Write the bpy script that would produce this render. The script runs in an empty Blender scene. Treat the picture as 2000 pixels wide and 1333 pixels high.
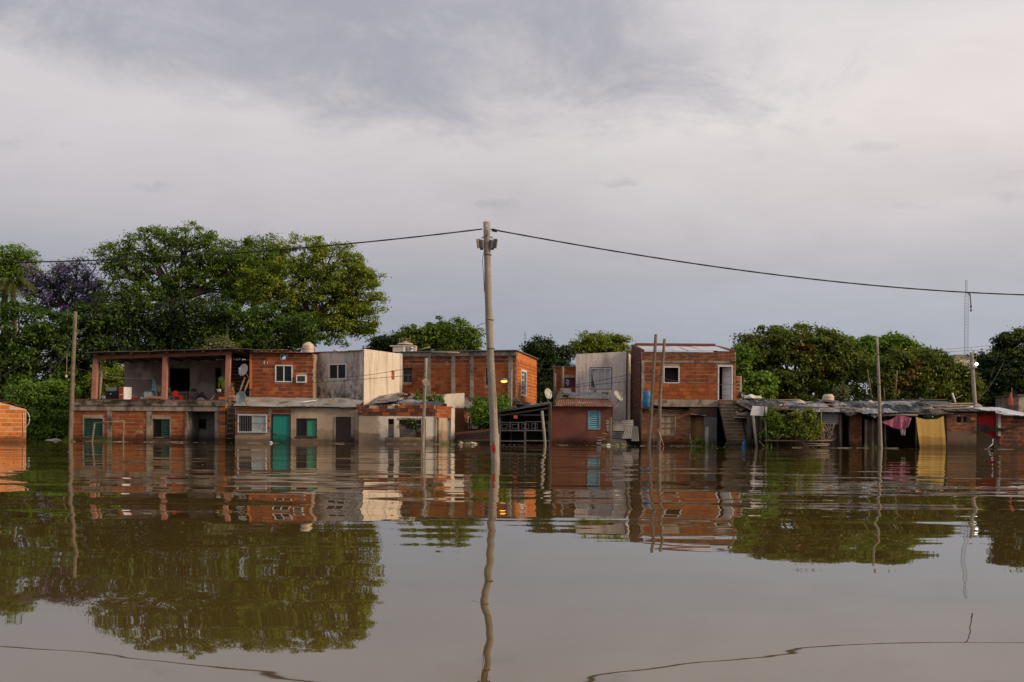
import bpy, math, random
import numpy as np
from mathutils import Vector, Matrix
random.seed(7)
RNG = np.random.default_rng(11)
S = bpy.context.scene
C = S.collection

# ------------------------------------------------------------------ camera, sky, sun, exposure
FPX, HOR, CAMZ, ROLL = 1945.0, 842.0, 0.7, 0.0075      # focal length in px of a 2000 px wide frame, horizon row, eye height, roll
cd = bpy.data.cameras.new('camera'); cam = bpy.data.objects.new('camera', cd); C.objects.link(cam)
cam.location = (0, 0, CAMZ); cam.rotation_euler = (math.pi/2, -ROLL, 0)
cd.sensor_width = 36; cd.lens = 36*FPX/2000; cd.shift_y = (HOR-666.5)/2000
cd.clip_start = .1; cd.clip_end = 3000
S.camera = cam
SUN_AZ, SUN_EL = math.radians(20), math.radians(25)     # azimuth from +X towards the camera
sun_dir = Vector((math.cos(SUN_AZ)*math.cos(SUN_EL), -math.sin(SUN_AZ)*math.cos(SUN_EL), math.sin(SUN_EL)))
sl = bpy.data.lights.new('sun', 'SUN'); so = bpy.data.objects.new('sun', sl); C.objects.link(so)
sl.energy = 3.0; sl.angle = math.radians(11); sl.color = (1, .74, .46)
so.rotation_euler = (-sun_dir).to_track_quat('-Z', 'Y').to_euler(); so.location = (60, -20, 40)
S.view_settings.view_transform = 'Standard'; S.view_settings.look = 'None'
S.view_settings.exposure = 0.0; S.view_settings.gamma = 1; S.view_settings.use_curve_mapping = False
S.cycles.max_bounces = 6; S.cycles.transparent_max_bounces = 6; S.cycles.caustics_reflective = False; S.cycles.caustics_refractive = False
S.cycles.use_denoising = True

w = bpy.data.worlds.new('World'); S.world = w; w.use_nodes = True
nt = w.node_tree; N = nt.nodes; Lk = nt.links
for n in list(N): N.remove(n)
def nd(tree, t, **k):
    n = tree.nodes.new(t)
    for a, b in k.items(): setattr(n, a, b)
    return n
def math_(tree, op, a, b=None, clamp=False):
    n = nd(tree, 'ShaderNodeMath', operation=op); n.use_clamp = clamp
    for i, v in enumerate((a, b)):
        if v is None: continue
        if isinstance(v, (int, float)): n.inputs[i].default_value = v
        else: tree.links.new(v, n.inputs[i])
    return n.outputs[0]
def vmul(tree, a, v):
    n = nd(tree, 'ShaderNodeVectorMath', operation='MULTIPLY'); tree.links.new(a, n.inputs[0]); n.inputs[1].default_value = v; return n.outputs[0]
def vadd(tree, a, b):
    n = nd(tree, 'ShaderNodeVectorMath', operation='ADD'); tree.links.new(a, n.inputs[0])
    if isinstance(b, tuple): n.inputs[1].default_value = b
    else: tree.links.new(b, n.inputs[1])
    return n.outputs[0]
def ramp(tree, fac, stops, interp='LINEAR'):
    n = nd(tree, 'ShaderNodeValToRGB'); r = n.color_ramp; r.interpolation = interp
    while len(r.elements) < len(stops): r.elements.new(.5)
    for e, (p, c) in zip(r.elements, stops):
        e.position = p; e.color = (c, c, c, 1) if isinstance(c, (int, float)) else (*c[:3], 1)
    tree.links.new(fac, n.inputs[0]); return n.outputs[0]
def mixc(tree, fac, a, b, mode='MIX'):
    n = nd(tree, 'ShaderNodeMix', data_type='RGBA', blend_type=mode)
    for i, v in ((0, fac), (6, a), (7, b)):
        if isinstance(v, (int, float)): n.inputs[i].default_value = v
        elif isinstance(v, tuple): n.inputs[i].default_value = (*v[:3], 1)
        else: tree.links.new(v, n.inputs[i])
    return n.outputs[2]
def noise(tree, vec, scale, detail=5, rough=.55, dist=0, out=0):
    n = nd(tree, 'ShaderNodeTexNoise'); n.inputs['Scale'].default_value = scale; n.inputs['Detail'].default_value = detail
    n.inputs['Roughness'].default_value = rough; n.inputs['Distortion'].default_value = dist
    if vec is not None: tree.links.new(vec, n.inputs['Vector'])
    return n.outputs[out]
tc = nd(nt, 'ShaderNodeTexCoord'); gen = tc.outputs['Generated']
sx = nd(nt, 'ShaderNodeSeparateXYZ'); Lk.new(gen, sx.inputs[0])
X_, Y_, Z_ = sx.outputs
zc = math_(nt, 'MAXIMUM', Z_, 0.0)
den = math_(nt, 'ADD', zc, .24)
cmb = nd(nt, 'ShaderNodeCombineXYZ'); Lk.new(math_(nt, 'DIVIDE', X_, den), cmb.inputs[0]); Lk.new(math_(nt, 'DIVIDE', Y_, den), cmb.inputs[1])
cp = cmb.outputs[0]
base = ramp(nt, zc, [(0, (.36,.375,.44)), (.09, (.365,.39,.455)), (.15, (.43,.43,.475)), (.20, (.58,.54,.56)), (.29, (.73,.68,.675)), (.36, (.69,.65,.66)), (.5, (.56,.55,.60)), (1, (.52,.53,.60))])
n1 = noise(nt, vadd(nt, vmul(nt, cp, (.75,1.0,1)), (3.1,1.7,0)), 1.3, 7, .6, .25)      # broad cloud sheets
f1 = ramp(nt, n1, [(.34, .93), (.5, 1.0), (.66, 1.03)])
n2 = noise(nt, vadd(nt, vmul(nt, cp, (1,1.5,1)), (9,4,2)), 4.6, 9, .64, .6)          # finer structure
f2 = ramp(nt, n2, [(.3, .965), (.7, 1.03)])
col = mixc(nt, 1.0, base, f1, 'MULTIPLY'); col = mixc(nt, 1.0, col, f2, 'MULTIPLY')
# the thick grey cloud bank overhead to the left of the view: a body of cloud with ragged edges
wob = noise(nt, vadd(nt, cp, (1.3,6.2,0)), 3.6, 9, .66, .4)
bx_ = math_(nt, 'DIVIDE', math_(nt, 'ADD', X_, .27), .44); bz_ = math_(nt, 'DIVIDE', math_(nt, 'ADD', math_(nt, 'ADD', Z_, -.365), math_(nt, 'MULTIPLY', X_, .13)), .085)
rr = math_(nt, 'ADD', math_(nt, 'MULTIPLY', bx_, bx_), math_(nt, 'MULTIPLY', bz_, bz_))
rr = math_(nt, 'ADD', rr, math_(nt, 'MULTIPLY', math_(nt, 'ADD', wob, -.5), 3.6))
front = math_(nt, 'GREATER_THAN', Y_, 0.0)
bank = math_(nt, 'MULTIPLY', ramp(nt, math_(nt, 'MULTIPLY', rr, .5), [(.0, 1.0), (.9, 0.0)], 'EASE'), front)
# broad brighter overcast towards the veiled sun on the right
glow = math_(nt, 'ADD', math_(nt, 'MULTIPLY', X_, math.cos(SUN_AZ)), math_(nt, 'MULTIPLY', Y_, -math.sin(SUN_AZ)))
col = mixc(nt, 1.0, col, ramp(nt, math_(nt, 'ADD', math_(nt, 'MULTIPLY', glow, .5), .5), [(.14,(.95,.96,.98)),(.33,(1.0,1.0,1.0)),(.46,(1.17,1.16,1.14)),(.60,(1.22,1.19,1.15)),(1,(1.45,1.32,1.16))]), 'MULTIPLY')
col = mixc(nt, math_(nt, 'MULTIPLY', bank, .85), col, (.375,.38,.445))
# small detached grey cloudlets, each an oval with torn edges
fw_ = math_(nt, 'MAXIMUM', Y_, .05); ax_ = math_(nt, 'DIVIDE', X_, fw_); az_ = math_(nt, 'DIVIDE', Z_, fw_)
tear = math_(nt, 'ADD', noise(nt, vmul(nt, gen, (1,1,2.2)), 30, 7, .68, .6), -.5)
tot = None
for (qx, qy, qa, qb, qs) in ((296,370,44,11,.8),(1203,354,42,9,.75),(962,400,36,9,.6),(868,386,26,12,.35),(1705,281,38,10,.5),(1788,396,42,10,.6),(1975,334,34,12,.45),(12,289,26,10,.6),(1465,300,60,14,.2),(118,288,18,6,.4),(1990,378,55,10,.4),(655,385,40,14,.2),(-240,330,60,14,.6),(2250,300,70,16,.5)):
    ex_ = math_(nt, 'DIVIDE', math_(nt, 'ADD', ax_, -(qx-1000)/1945), qa/1945); ez_ = math_(nt, 'DIVIDE', math_(nt, 'ADD', az_, -(842-qy)/1945), qb/1945)
    d2 = math_(nt, 'ADD', math_(nt, 'ADD', math_(nt, 'MULTIPLY', ex_, ex_), math_(nt, 'MULTIPLY', ez_, ez_)), math_(nt, 'MULTIPLY', tear, 9.0))
    v_ = math_(nt, 'MULTIPLY', math_(nt, 'MULTIPLY', math_(nt, 'ADD', 1.6, math_(nt, 'MULTIPLY', d2, -1.0)), .38, True), qs*.55)
    tot = v_ if tot is None else math_(nt, 'MAXIMUM', tot, v_)
tot = math_(nt, 'MULTIPLY', tot, front)
col = mixc(nt, tot, col, (.375,.375,.42))
sky = nd(nt, 'ShaderNodeTexSky', sky_type='NISHITA'); sky.sun_disc = False; sky.sun_elevation = SUN_EL; sky.sun_rotation = math.pi/2 + SUN_AZ
STR = .1
scl = vmul(nt, col, (1/STR*.97,)*3)
fin = mixc(nt, .94, sky.outputs[0], scl)
bg = nd(nt, 'ShaderNodeBackground'); bg.inputs[1].default_value = STR
wo = nd(nt, 'ShaderNodeOutputWorld'); Lk.new(fin, bg.inputs[0]); Lk.new(bg.outputs[0], wo.inputs[0])

# ------------------------------------------------------------------ geometry helpers
cR, sR = math.cos(ROLL), math.sin(ROLL)
def unroll(px, py):
    dx, dy = px-1000, py-HOR
    return dx*cR + dy*sR, dy*cR - dx*sR
def P(px, py, Y):                                      # the world point seen at a photo pixel, at depth Y
    dx, dy = unroll(px, py)
    return Vector((dx/FPX*Y, Y, CAMZ - dy/FPX*Y))
def ppm(Y): return FPX/Y
WORLD = {}
def W0(o): return WORLD[o.name] if o is not None else Vector((0,0,0))
class MB:
    def __init__(s): s.v = []; s.f = []
    def add(s, vs, fs):
        o = len(s.v); s.v += [tuple(v) for v in vs]; s.f += [tuple(i+o for i in f) for f in fs]; return s
    def hexa(s, p):                                   # 4 bottom points, 4 top points
        return s.add(p, [(3,2,1,0),(4,5,6,7),(0,1,5,4),(1,2,6,5),(2,3,7,6),(3,0,4,7)])
    def box(s, c, d, rz=0, rx=0):
        x,y,z = d[0]/2, d[1]/2, d[2]/2
        m = Matrix.Rotation(rz,3,'Z') @ Matrix.Rotation(rx,3,'X')
        return s.hexa([Vector(c)+m@Vector(q) for q in [(-x,-y,-z),(x,-y,-z),(x,y,-z),(-x,y,-z),(-x,-y,z),(x,-y,z),(x,y,z),(-x,y,z)]])
    def prism(s, pts, off):                           # polygon extruded by a vector
        n = len(pts); off = Vector(off)
        a = [Vector(p) for p in pts]; b = [p+off for p in a]
        return s.add(a+b, [tuple(range(n))[::-1], tuple(range(n,2*n))] + [(i,(i+1)%n,(i+1)%n+n,i+n) for i in range(n)])
    def tube(s, pts, r, n=8, cap=True):
        pts = [Vector(p) for p in pts]; k = len(pts)
        rs = r if isinstance(r,(list,tuple)) else [r]*k
        vs = []
        ref = Vector((0,0,1)) if abs((pts[-1]-pts[0]).normalized().z) < .9 else Vector((1,0,0))
        for i,p in enumerate(pts):
            t = (pts[min(i+1,k-1)]-pts[max(i-1,0)]).normalized()
            a = t.cross(ref).normalized(); b = t.cross(a)
            for j in range(n):
                th = 2*math.pi*j/n
                vs.append(p + (a*math.cos(th)+b*math.sin(th))*rs[i])
        fs = [(i*n+j, i*n+(j+1)%n, (i+1)*n+(j+1)%n, (i+1)*n+j) for i in range(k-1) for j in range(n)]
        if cap: fs += [tuple(range(n))[::-1], tuple(range((k-1)*n, k*n))]
        return s.add(vs, fs)
    def lathe(s, c, prof, n=16, rot=None):            # profile (r, z) turned about an axis through c
        c = Vector(c); rot = rot or Matrix.Identity(3); vs = []
        for r,z in prof:
            for j in range(n):
                a = 2*math.pi*j/n; vs.append(c + rot@Vector((r*math.cos(a), r*math.sin(a), z)))
        k = len(prof)
        fs = [(i*n+j, i*n+(j+1)%n, (i+1)*n+(j+1)%n, (i+1)*n+j) for i in range(k-1) for j in range(n)]
        fs += [tuple(range(n))[::-1], tuple(range((k-1)*n, k*n))]
        return s.add(vs, fs)
    def grid(s, fn, nu, nv):
        vs = [fn(i/(nu-1), j/(nv-1)) for j in range(nv) for i in range(nu)]
        return s.add(vs, [(j*nu+i, j*nu+i+1, (j+1)*nu+i+1, (j+1)*nu+i) for j in range(nv-1) for i in range(nu-1)])
    def build(s, name, mat, parent=None, smooth=False, kind=None):
        a = np.array(s.v, dtype=np.float64)
        o = Vector(((a[:,0].min()+a[:,0].max())/2, (a[:,1].min()+a[:,1].max())/2, a[:,2].min()))
        me = bpy.data.meshes.new(name); me.from_pydata((a-np.array(o)).tolist(), [], s.f); me.materials.append(mat)
        if smooth: me.polygons.foreach_set('use_smooth', [True]*len(me.polygons))
        ob = bpy.data.objects.new(name, me); C.objects.link(ob)
        ob.location = o - W0(parent); ob.parent = parent; WORLD[ob.name] = o
        if kind: ob['kind'] = kind
        return ob
def tag(o, label, cat, group=None, kind=None):
    o['label'] = label; o['category'] = cat
    if group: o['group'] = group
    if kind: o['kind'] = kind
    return o
def thing(name, label, cat, loc, group=None):
    o = bpy.data.objects.new(name, None); C.objects.link(o); o.location = loc; o.empty_display_size = .3
    WORLD[o.name] = Vector(loc); return tag(o, label, cat, group)
def struct(o): o['kind'] = 'structure'; return o
def mesh_np(name, V, F, mat, parent=None, kind=None):  # quads from numpy arrays
    V = np.asarray(V, dtype=np.float32); F = np.asarray(F, dtype=np.int32)
    o = Vector((float(V[:,0].mean()), float(V[:,1].mean()), float(V[:,2].min())))
    me = bpy.data.meshes.new(name); n = F.shape[1]
    me.vertices.add(len(V)); me.vertices.foreach_set('co', (V-np.array(o, dtype=np.float32)).ravel())
    me.loops.add(F.size); me.loops.foreach_set('vertex_index', F.ravel())
    me.polygons.add(len(F)); me.polygons.foreach_set('loop_start', np.arange(0, F.size, n, dtype=np.int32))
    me.update(calc_edges=True); me.materials.append(mat)
    ob = bpy.data.objects.new(name, me); C.objects.link(ob); ob.location = o - W0(parent); ob.parent = parent; WORLD[ob.name] = o
    if kind: ob['kind'] = kind
    return ob

class Wall:                                           # a vertical wall plane from A to B, left to right as seen from outside
    def __init__(s, a, b):
        s.A = P(a[0], HOR, a[1]).xy; s.B = P(b[0], HOR, b[1]).xy; s.fin()
    @classmethod
    def xy(c, A, B):
        s = c.__new__(c); s.A = Vector(A); s.B = Vector(B); s.fin(); return s
    def fin(s):
        d = s.B-s.A; s.L = d.length; s.t = d.normalized(); s.n = Vector((s.t.y, -s.t.x)); s.ang = math.atan2(s.t.y, s.t.x)
    def at(s, u, v, d=0):
        q = s.A + s.t*u + s.n*d; return Vector((q.x, q.y, v))
    def uv(s, px, py, d=0):
        dx, dy = unroll(px, py); r = Vector((dx/FPX, 1.0)); A = s.A + s.n*d
        k = A.dot(s.n)/r.dot(s.n); q = r*k
        return (q-A).dot(s.t), CAMZ - dy/FPX*k
    def R(s, x0, y0, x1, y1, d=0):
        u0, v1 = s.uv(x0, (y0+y1)/2, d)[0], s.uv((x0+x1)/2, y0, d)[1]
        u1, v0 = s.uv(x1, (y0+y1)/2, d)[0], s.uv((x0+x1)/2, y1, d)[1]
        return (u0, u1, v0, v1)
    def off(s, d): return Wall.xy(s.A+s.n*d, s.B+s.n*d)
    def box(s, mb, u0, u1, v0, v1, d0, d1, v1r=None):
        v1r = v1 if v1r is None else v1r
        return mb.hexa([s.at(u0,v0,d1), s.at(u1,v0,d1), s.at(u1,v0,d0), s.at(u0,v0,d0), s.at(u0,v1,d1), s.at(u1,v1r,d1), s.at(u1,v1r,d0), s.at(u0,v1,d0)])
    def pane(s, mb, u0, u1, v0, v1l, v1r, holes=(), th=.2, d=0):
        us = sorted({u0, u1, *[x for h in holes for x in h[:2] if u0 < x < u1]})
        top = lambda u: v1l + (v1r-v1l)*(u-u0)/(u1-u0)
        for a, b in zip(us, us[1:]):
            m = (a+b)/2; cuts = sorted((h[2], h[3]) for h in holes if h[0] <= m <= h[1])
            lo = v0
            for c0, c1 in cuts:
                if c0 > lo+1e-4: s.box(mb, a, b, lo, c0, d-th, d)
                lo = max(lo, c1)
            if lo < min(top(a), top(b)): s.box(mb, a, b, lo, top(a), d-th, d, top(b))
        return mb

# ------------------------------------------------------------------ materials
def new_mat(name):
    m = bpy.data.materials.new(name); m.use_nodes = True; t = m.node_tree
    b = t.nodes['Principled BSDF']; return m, t, b
def wpos(t): return nd(t, 'ShaderNodeNewGeometry').outputs['Position']
def mat(name, c1, c2=None, scale=2.0, rough=.85, rnd=0.0, rnd_col=None, streak=None, sscale=(3,3,.35), st=(.5,.68), bump=.0, bscale=25, wet=False, tide=.60, metal=0, spec=.35, patch=None, pt=(.52,.56), pscale=.9, detail=6):
    m, t, b = new_mat(name); pos = wpos(t)
    c2 = c2 or tuple(x*.7 for x in c1)
    col = mixc(t, ramp(t, noise(t, pos, scale, detail, .62), [(.32,0.0),(.68,1.0)]), c1, c2)
    fine = ramp(t, noise(t, pos, 14, 5, .7), [(.2,.8),(.8,1.18)])
    col = mixc(t, 1.0, col, fine, 'MULTIPLY')
    if rnd:
        oi = nd(t, 'ShaderNodeObjectInfo').outputs['Random']; ge = nd(t, 'ShaderNodeNewGeometry').outputs['Random Per Island']
        fr = math_(t, 'FRACT', math_(t, 'ADD', math_(t, 'MULTIPLY', oi, 7.31), ge))
        v = ramp(t, fr, [(0, 1-rnd), (1, 1+rnd)]); col = mixc(t, 1.0, col, v, 'MULTIPLY')
        if rnd_col:
            fr2 = math_(t, 'FRACT', math_(t, 'MULTIPLY', fr, 13.7))
            col = mixc(t, ramp(t, fr2, [(.55,0.0),(.95,.85)]), col, rnd_col)
    if patch:
        pn = ramp(t, noise(t, pos, pscale, 7, .6, .3), [(pt[0],0.0),(pt[1],1.0)]); col = mixc(t, pn, col, patch)
    if streak:
        n = ramp(t, noise(t, vmul(t, pos, sscale), 1.0, 7, .62, .25), [(st[0],0.0),(st[1],1.0)])
        n = math_(t, 'MULTIPLY', n, ramp(t, noise(t, pos, 1.1, 4, .6), [(.35,.2),(.6,1.0)]))
        col = mixc(t, n, col, streak)
    if wet:
        z = nd(t, 'ShaderNodeSeparateXYZ'); t.links.new(pos, z.inputs[0])
        zz = math_(t, 'ADD', z.outputs[2], math_(t, 'MULTIPLY', noise(t, pos, 3.0, 4), .35))
        wf = ramp(t, math_(t, 'MULTIPLY', zz, 1.0), [(.32,(.30,.28,.25)),(.42,(.58,.54,.49)),(tide-.06,(.78,.74,.69)),(tide,(1,1,1))])
        col = mixc(t, 1.0, col, wf, 'MULTIPLY')
    t.links.new(col, b.inputs['Base Color']); b.inputs['Roughness'].default_value = rough; b.inputs['Metallic'].default_value = metal
    b.inputs['Specular IOR Level'].default_value = spec
    if bump:
        bn = nd(t, 'ShaderNodeBump'); bn.inputs['Strength'].default_value = bump; bn.inputs['Distance'].default_value = .03
        t.links.new(noise(t, pos, bscale, 6, .65), bn.inputs['Height']); t.links.new(bn.outputs[0], b.inputs['Normal'])
    return m
def leafmat(name, c1, c2, c3=None, scale=.7, trans=.35):
    m, t, b = new_mat(name); t.nodes.remove(b); pos = wpos(t)
    rn = nd(t, 'ShaderNodeNewGeometry').outputs['Random Per Island']
    f = math_(t, 'ADD', math_(t, 'MULTIPLY', noise(t, pos, scale, 4, .6), 1.3), math_(t, 'MULTIPLY', rn, .5))
    col = ramp(t, f, [(.55, c1), (1.15 if False else 1.0, c2)])
    if c3: col = mixc(t, ramp(t, noise(t, vadd(t, pos, (17,3,9)), .45, 3, .5), [(.60,0.0),(.70,.8)]), col, c3)
    d = nd(t, 'ShaderNodeBsdfDiffuse'); tr = nd(t, 'ShaderNodeBsdfTranslucent'); g = nd(t, 'ShaderNodeBsdfGlossy'); g.inputs['Roughness'].default_value = .45
    t.links.new(col, d.inputs[0]); t.links.new(vmul(t, col, (1.3,1.2,.5)), tr.inputs[0]); g.inputs[0].default_value = (.6,.65,.6,1)
    a = nd(t, 'ShaderNodeMixShader'); a.inputs[0].default_value = trans; t.links.new(d.outputs[0], a.inputs[1]); t.links.new(tr.outputs[0], a.inputs[2])
    h = nd(t, 'ShaderNodeMixShader'); h.inputs[0].default_value = .03; t.links.new(a.outputs[0], h.inputs[1]); t.links.new(g.outputs[0], h.inputs[2])
    t.links.new(h.outputs[0], t.nodes['Material Output'].inputs[0]); return m
def emis(name, c, s):
    m, t, b = new_mat(name); b.inputs['Base Color'].default_value = (*c,1); b.inputs['Emission Color'].default_value = (*c,1); b.inputs['Emission Strength'].default_value = s; return m
def plain(name, c, rough=.5, metal=0):
    return mat(name, c, tuple(x*.8 for x in c), scale=5, rough=rough, metal=metal)

M = {}
M['brick'] = mat('hollow clay brick', (.33,.083,.016), (.24,.054,.011), 1.5, rnd=.13, rnd_col=(.40,.125,.03), wet=True, streak=(.06,.025,.015), st=(.56,.74), patch=(.40,.24,.14), pt=(.63,.68), pscale=1.7)
M['brick_red'] = mat('dark red hollow brick', (.235,.054,.016), (.165,.036,.012), 1.4, rnd=.15, rnd_col=(.31,.085,.025), wet=True, streak=(.05,.02,.013), st=(.55,.74), patch=(.34,.20,.13), pt=(.64,.70), pscale=1.7)
M['brick_bright'] = mat('bright orange brick', (.50,.16,.030), (.40,.11,.02), 1.3, rnd=.2, rnd_col=(.54,.20,.05), wet=True, streak=(.12,.04,.02), st=(.62,.8))
M['brick_old'] = mat('old red brick', (.17,.05,.03), (.11,.035,.022), 2.0, rnd=.35, rnd_col=(.07,.035,.025), wet=True)
M['common'] = mat('common brick', (.31,.125,.055), (.21,.075,.033), 2.0, rnd=.35, rnd_col=(.10,.05,.03), wet=True)
M['mortar'] = mat('mortar', (.56,.45,.35), (.42,.32,.24), 2.5, wet=True, bump=.3)
M['mortar_dark'] = mat('dark mortar', (.42,.31,.23), (.28,.18,.12), 2.5, wet=True, bump=.3)
M['concrete'] = mat('weathered concrete', (.40,.335,.27), (.23,.19,.15), 1.6, wet=True, streak=(.04,.032,.025), sscale=(1.5,1.5,.5), st=(.46,.64), patch=(.12,.095,.075), pt=(.58,.66), pscale=1.3, bump=.4)
M['slab'] = mat('rough slab edge', (.36,.29,.225), (.13,.10,.075), 2.2, streak=(.03,.024,.018), sscale=(1.0,1.0,4), st=(.44,.58), patch=(.05,.04,.032), pt=(.56,.62), pscale=1.6, bump=.8)  # dark streaks and patches put both dirt and shadow into the colour
M['plaster_beige'] = mat('beige plaster', (.50,.40,.30), (.37,.285,.21), .9, wet=True, tide=.92, patch=(.26,.19,.135), pt=(.60,.64), pscale=.8, streak=(.18,.13,.09), sscale=(1.6,1.6,.5), st=(.52,.75), bump=.15)
M['ruin_plaster'] = mat('ruin plaster', (.76,.69,.61), (.58,.51,.44), 1.0, wet=True, patch=(.26,.20,.145), pt=(.62,.66), pscale=.8, streak=(.12,.10,.08), sscale=(3,3,1), st=(.62,.74), bump=.2)
M['plaster_white'] = mat('limewashed plaster', (.60,.55,.49), (.46,.41,.36), 1.0, wet=True, patch=(.30,.24,.18), pt=(.60,.64), pscale=.8, bump=.2)
M['mould'] = mat('mould streaked plaster', (.52,.46,.41), (.38,.33,.295), 1.2, streak=(.035,.032,.03), sscale=(1.3,1.3,.3), st=(.46,.66), patch=(.12,.11,.10), pt=(.50,.68), pscale=.75, bump=.25)
M['mould'] = mat('mould streaked plaster', (.64,.565,.50), (.50,.43,.375), 1.2, streak=(.10,.09,.08), sscale=(2.5,2.5,.3), st=(.50,.70), bump=.25)
def mould_bands(m):                                    # black mould runs at both sides of the window and along the foot of this wall
    t = m.node_tree; b = t.nodes['Principled BSDF']; old = b.inputs['Base Color'].links[0].from_socket; pos = wpos(t)
    s_ = nd(t, 'ShaderNodeSeparateXYZ'); t.links.new(pos, s_.inputs[0])
    wob = math_(t, 'MULTIPLY', math_(t, 'ADD', noise(t, vmul(t, pos, (1.5,1.5,.6)), 1.6, 5), -.5), .22)
    u_ = math_(t, 'ADD', math_(t, 'MULTIPLY', math_(t, 'ADD', s_.outputs[0], 10.88), 1/3.02), wob)
    band = ramp(t, u_, [(.0,.45),(.05,.55),(.12,1.0),(.22,.9),(.30,.25),(.42,.12),(.58,.15),(.66,.75),(.76,1.0),(.84,.65),(.95,.25)])
    zf = ramp(t, math_(t, 'MULTIPLY', math_(t, 'ADD', s_.outputs[2], -2.4), 1/2.6), [(.0,1.0),(.25,.95),(.62,.8),(.82,.42),(.97,.10)])
    foot = ramp(t, math_(t, 'MULTIPLY', math_(t, 'ADD', math_(t, 'ADD', s_.outputs[2], -2.4), wob), 1/2.6), [(.06,.95),(.26,.55),(.36,.0)])
    k = math_(t, 'MAXIMUM', math_(t, 'MULTIPLY', band, zf), foot)
    g_ = ramp(t, noise(t, vmul(t, pos, (2.0,2.0,1.2)), 2.2, 8, .72), [(.40,.08),(.60,.95)])
    f = math_(t, 'MULTIPLY', k, g_)
    t.links.new(mixc(t, f, old, (.045,.042,.04)), b.inputs['Base Color']); return m
mould_bands(M['mould'])
def split_x(m, x0, wid, col2):                         # another render coat on the part of the wall left of x0, with an uneven edge
    t = m.node_tree; b = t.nodes['Principled BSDF']; old = b.inputs['Base Color'].links[0].from_socket; pos = wpos(t)
    s_ = nd(t, 'ShaderNodeSeparateXYZ'); t.links.new(pos, s_.inputs[0])
    q = math_(t, 'ADD', math_(t, 'ADD', s_.outputs[0], -x0), math_(t, 'MULTIPLY', math_(t, 'ADD', noise(t, pos, 1.1, 6, .6), -.5), wid))
    f = ramp(t, math_(t, 'ADD', math_(t, 'MULTIPLY', q, -6.0), .5), [(.0,0.0),(1,1.0)])
    z2_ = ramp(t, math_(t, 'ADD', s_.outputs[2], math_(t, 'MULTIPLY', noise(t, pos, 1.6, 5), .5)), [(.72,(.22,.165,.115)),(.80,col2)])
    n_ = ramp(t, noise(t, pos, 6, 6, .7), [(.3,.8),(.7,1.12)])
    t.links.new(mixc(t, f, old, mixc(t, 1.0, z2_, n_, 'MULTIPLY')), b.inputs['Base Color']); return m
split_x(M['ruin_plaster'], -6.75, .9, (.40,.31,.23))
M['cream_wall'] = mat('cream limewash', (.74,.65,.55), (.62,.53,.44), 1.0, streak=(.20,.15,.11), sscale=(5.5,5.5,.35), st=(.50,.74), bump=.2)
M['stucco'] = mat('pale pink stucco', (.80,.69,.61), (.62,.52,.46), 9, streak=(.20,.16,.14), sscale=(3,3,.25), st=(.52,.72), bump=1.0, bscale=13)
M['grey_render'] = mat('grey cement render', (.20,.19,.19), (.14,.13,.13), 1.0, wet=True, bump=.1)
M['brown_render'] = mat('brown plaster', (.33,.26,.21), (.20,.15,.12), .9, patch=(.40,.33,.27), pt=(.54,.57), pscale=.7, bump=.25)
M['shack_render'] = mat('muddy brown render', (.17,.11,.075), (.11,.07,.045), 1.2, patch=(.24,.18,.135), pt=(.60,.66), wet=True, bump=.3)
M['step'] = mat('worn step concrete', (.22,.165,.115), (.15,.11,.075), 2, wet=True, streak=(.06,.045,.03), bump=.3)
M['tread'] = mat('pale tread', (.38,.30,.21), (.26,.20,.14), 2, wet=True)  # treads coloured paler than the step blocks
M['redbrown'] = mat('red brown painted wall', (.185,.066,.045), (.145,.05,.034), 1.2, wet=True, streak=(.09,.035,.025), sscale=(1,1,4), st=(.56,.75), bump=.15)
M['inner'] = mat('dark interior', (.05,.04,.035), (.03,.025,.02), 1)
M['salmon'] = mat('salmon painted post', (.42,.20,.155), (.33,.14,.105), 2)
M['beamred'] = mat('red oxide beam', (.22,.085,.055), (.15,.06,.04), 2)
M['zinc'] = mat('grey zinc sheet', (.34,.335,.33), (.20,.19,.18), .8, rough=.6, streak=(.17,.09,.055), sscale=(2.5,.6,2), st=(.52,.68), patch=(.12,.10,.085), pt=(.58,.66), pscale=1.1, spec=.5)
M['zinc_light'] = mat('light zinc sheet', (.74,.73,.73), (.60,.60,.61), .8, rough=.5, spec=.5)
M['zinc_dark'] = mat('dull zinc sheet', (.20,.19,.19), (.11,.10,.10), 1.2, rough=.6, patch=(.20,.09,.05), pt=(.58,.66))
M['rust'] = mat('rusty zinc sheet', (.24,.095,.05), (.15,.06,.035), 1.2, rough=.8, patch=(.33,.26,.22), pt=(.56,.62), pscale=1.2, rnd=.45)
M['white'] = plain('white painted frame', (.72,.72,.74), .45)
M['glass'] = mat('dark window glass', (.018,.018,.021), (.012,.012,.014), 1, rough=.12, spec=.18)
M['green'] = mat('dark green shutter', (.018,.07,.045), (.012,.05,.032), 1, rough=.6)
M['teal'] = mat('teal painted door', (.010,.235,.205), (.008,.19,.165), 1.2, rough=.5, wet=True)
M['greencurtain'] = mat('green curtain', (.05,.30,.17), (.03,.22,.12), 2)
M['paleblue'] = mat('pale blue curtain', (.42,.55,.56), (.30,.42,.44), 3)
M['browndoor'] = mat('dark brown door', (.035,.016,.014), (.025,.012,.010), 2, rough=.55)
M['yellowdoor'] = mat('varnished ply door', (.27,.15,.055), (.18,.095,.035), 1.5, wet=True, streak=(.10,.05,.02))
M['blueshutter'] = mat('light blue shutter', (.16,.36,.44), (.12,.29,.36), 2)
M['curtain'] = mat('white curtain', (.60,.57,.54), (.50,.47,.44), 3)
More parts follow.
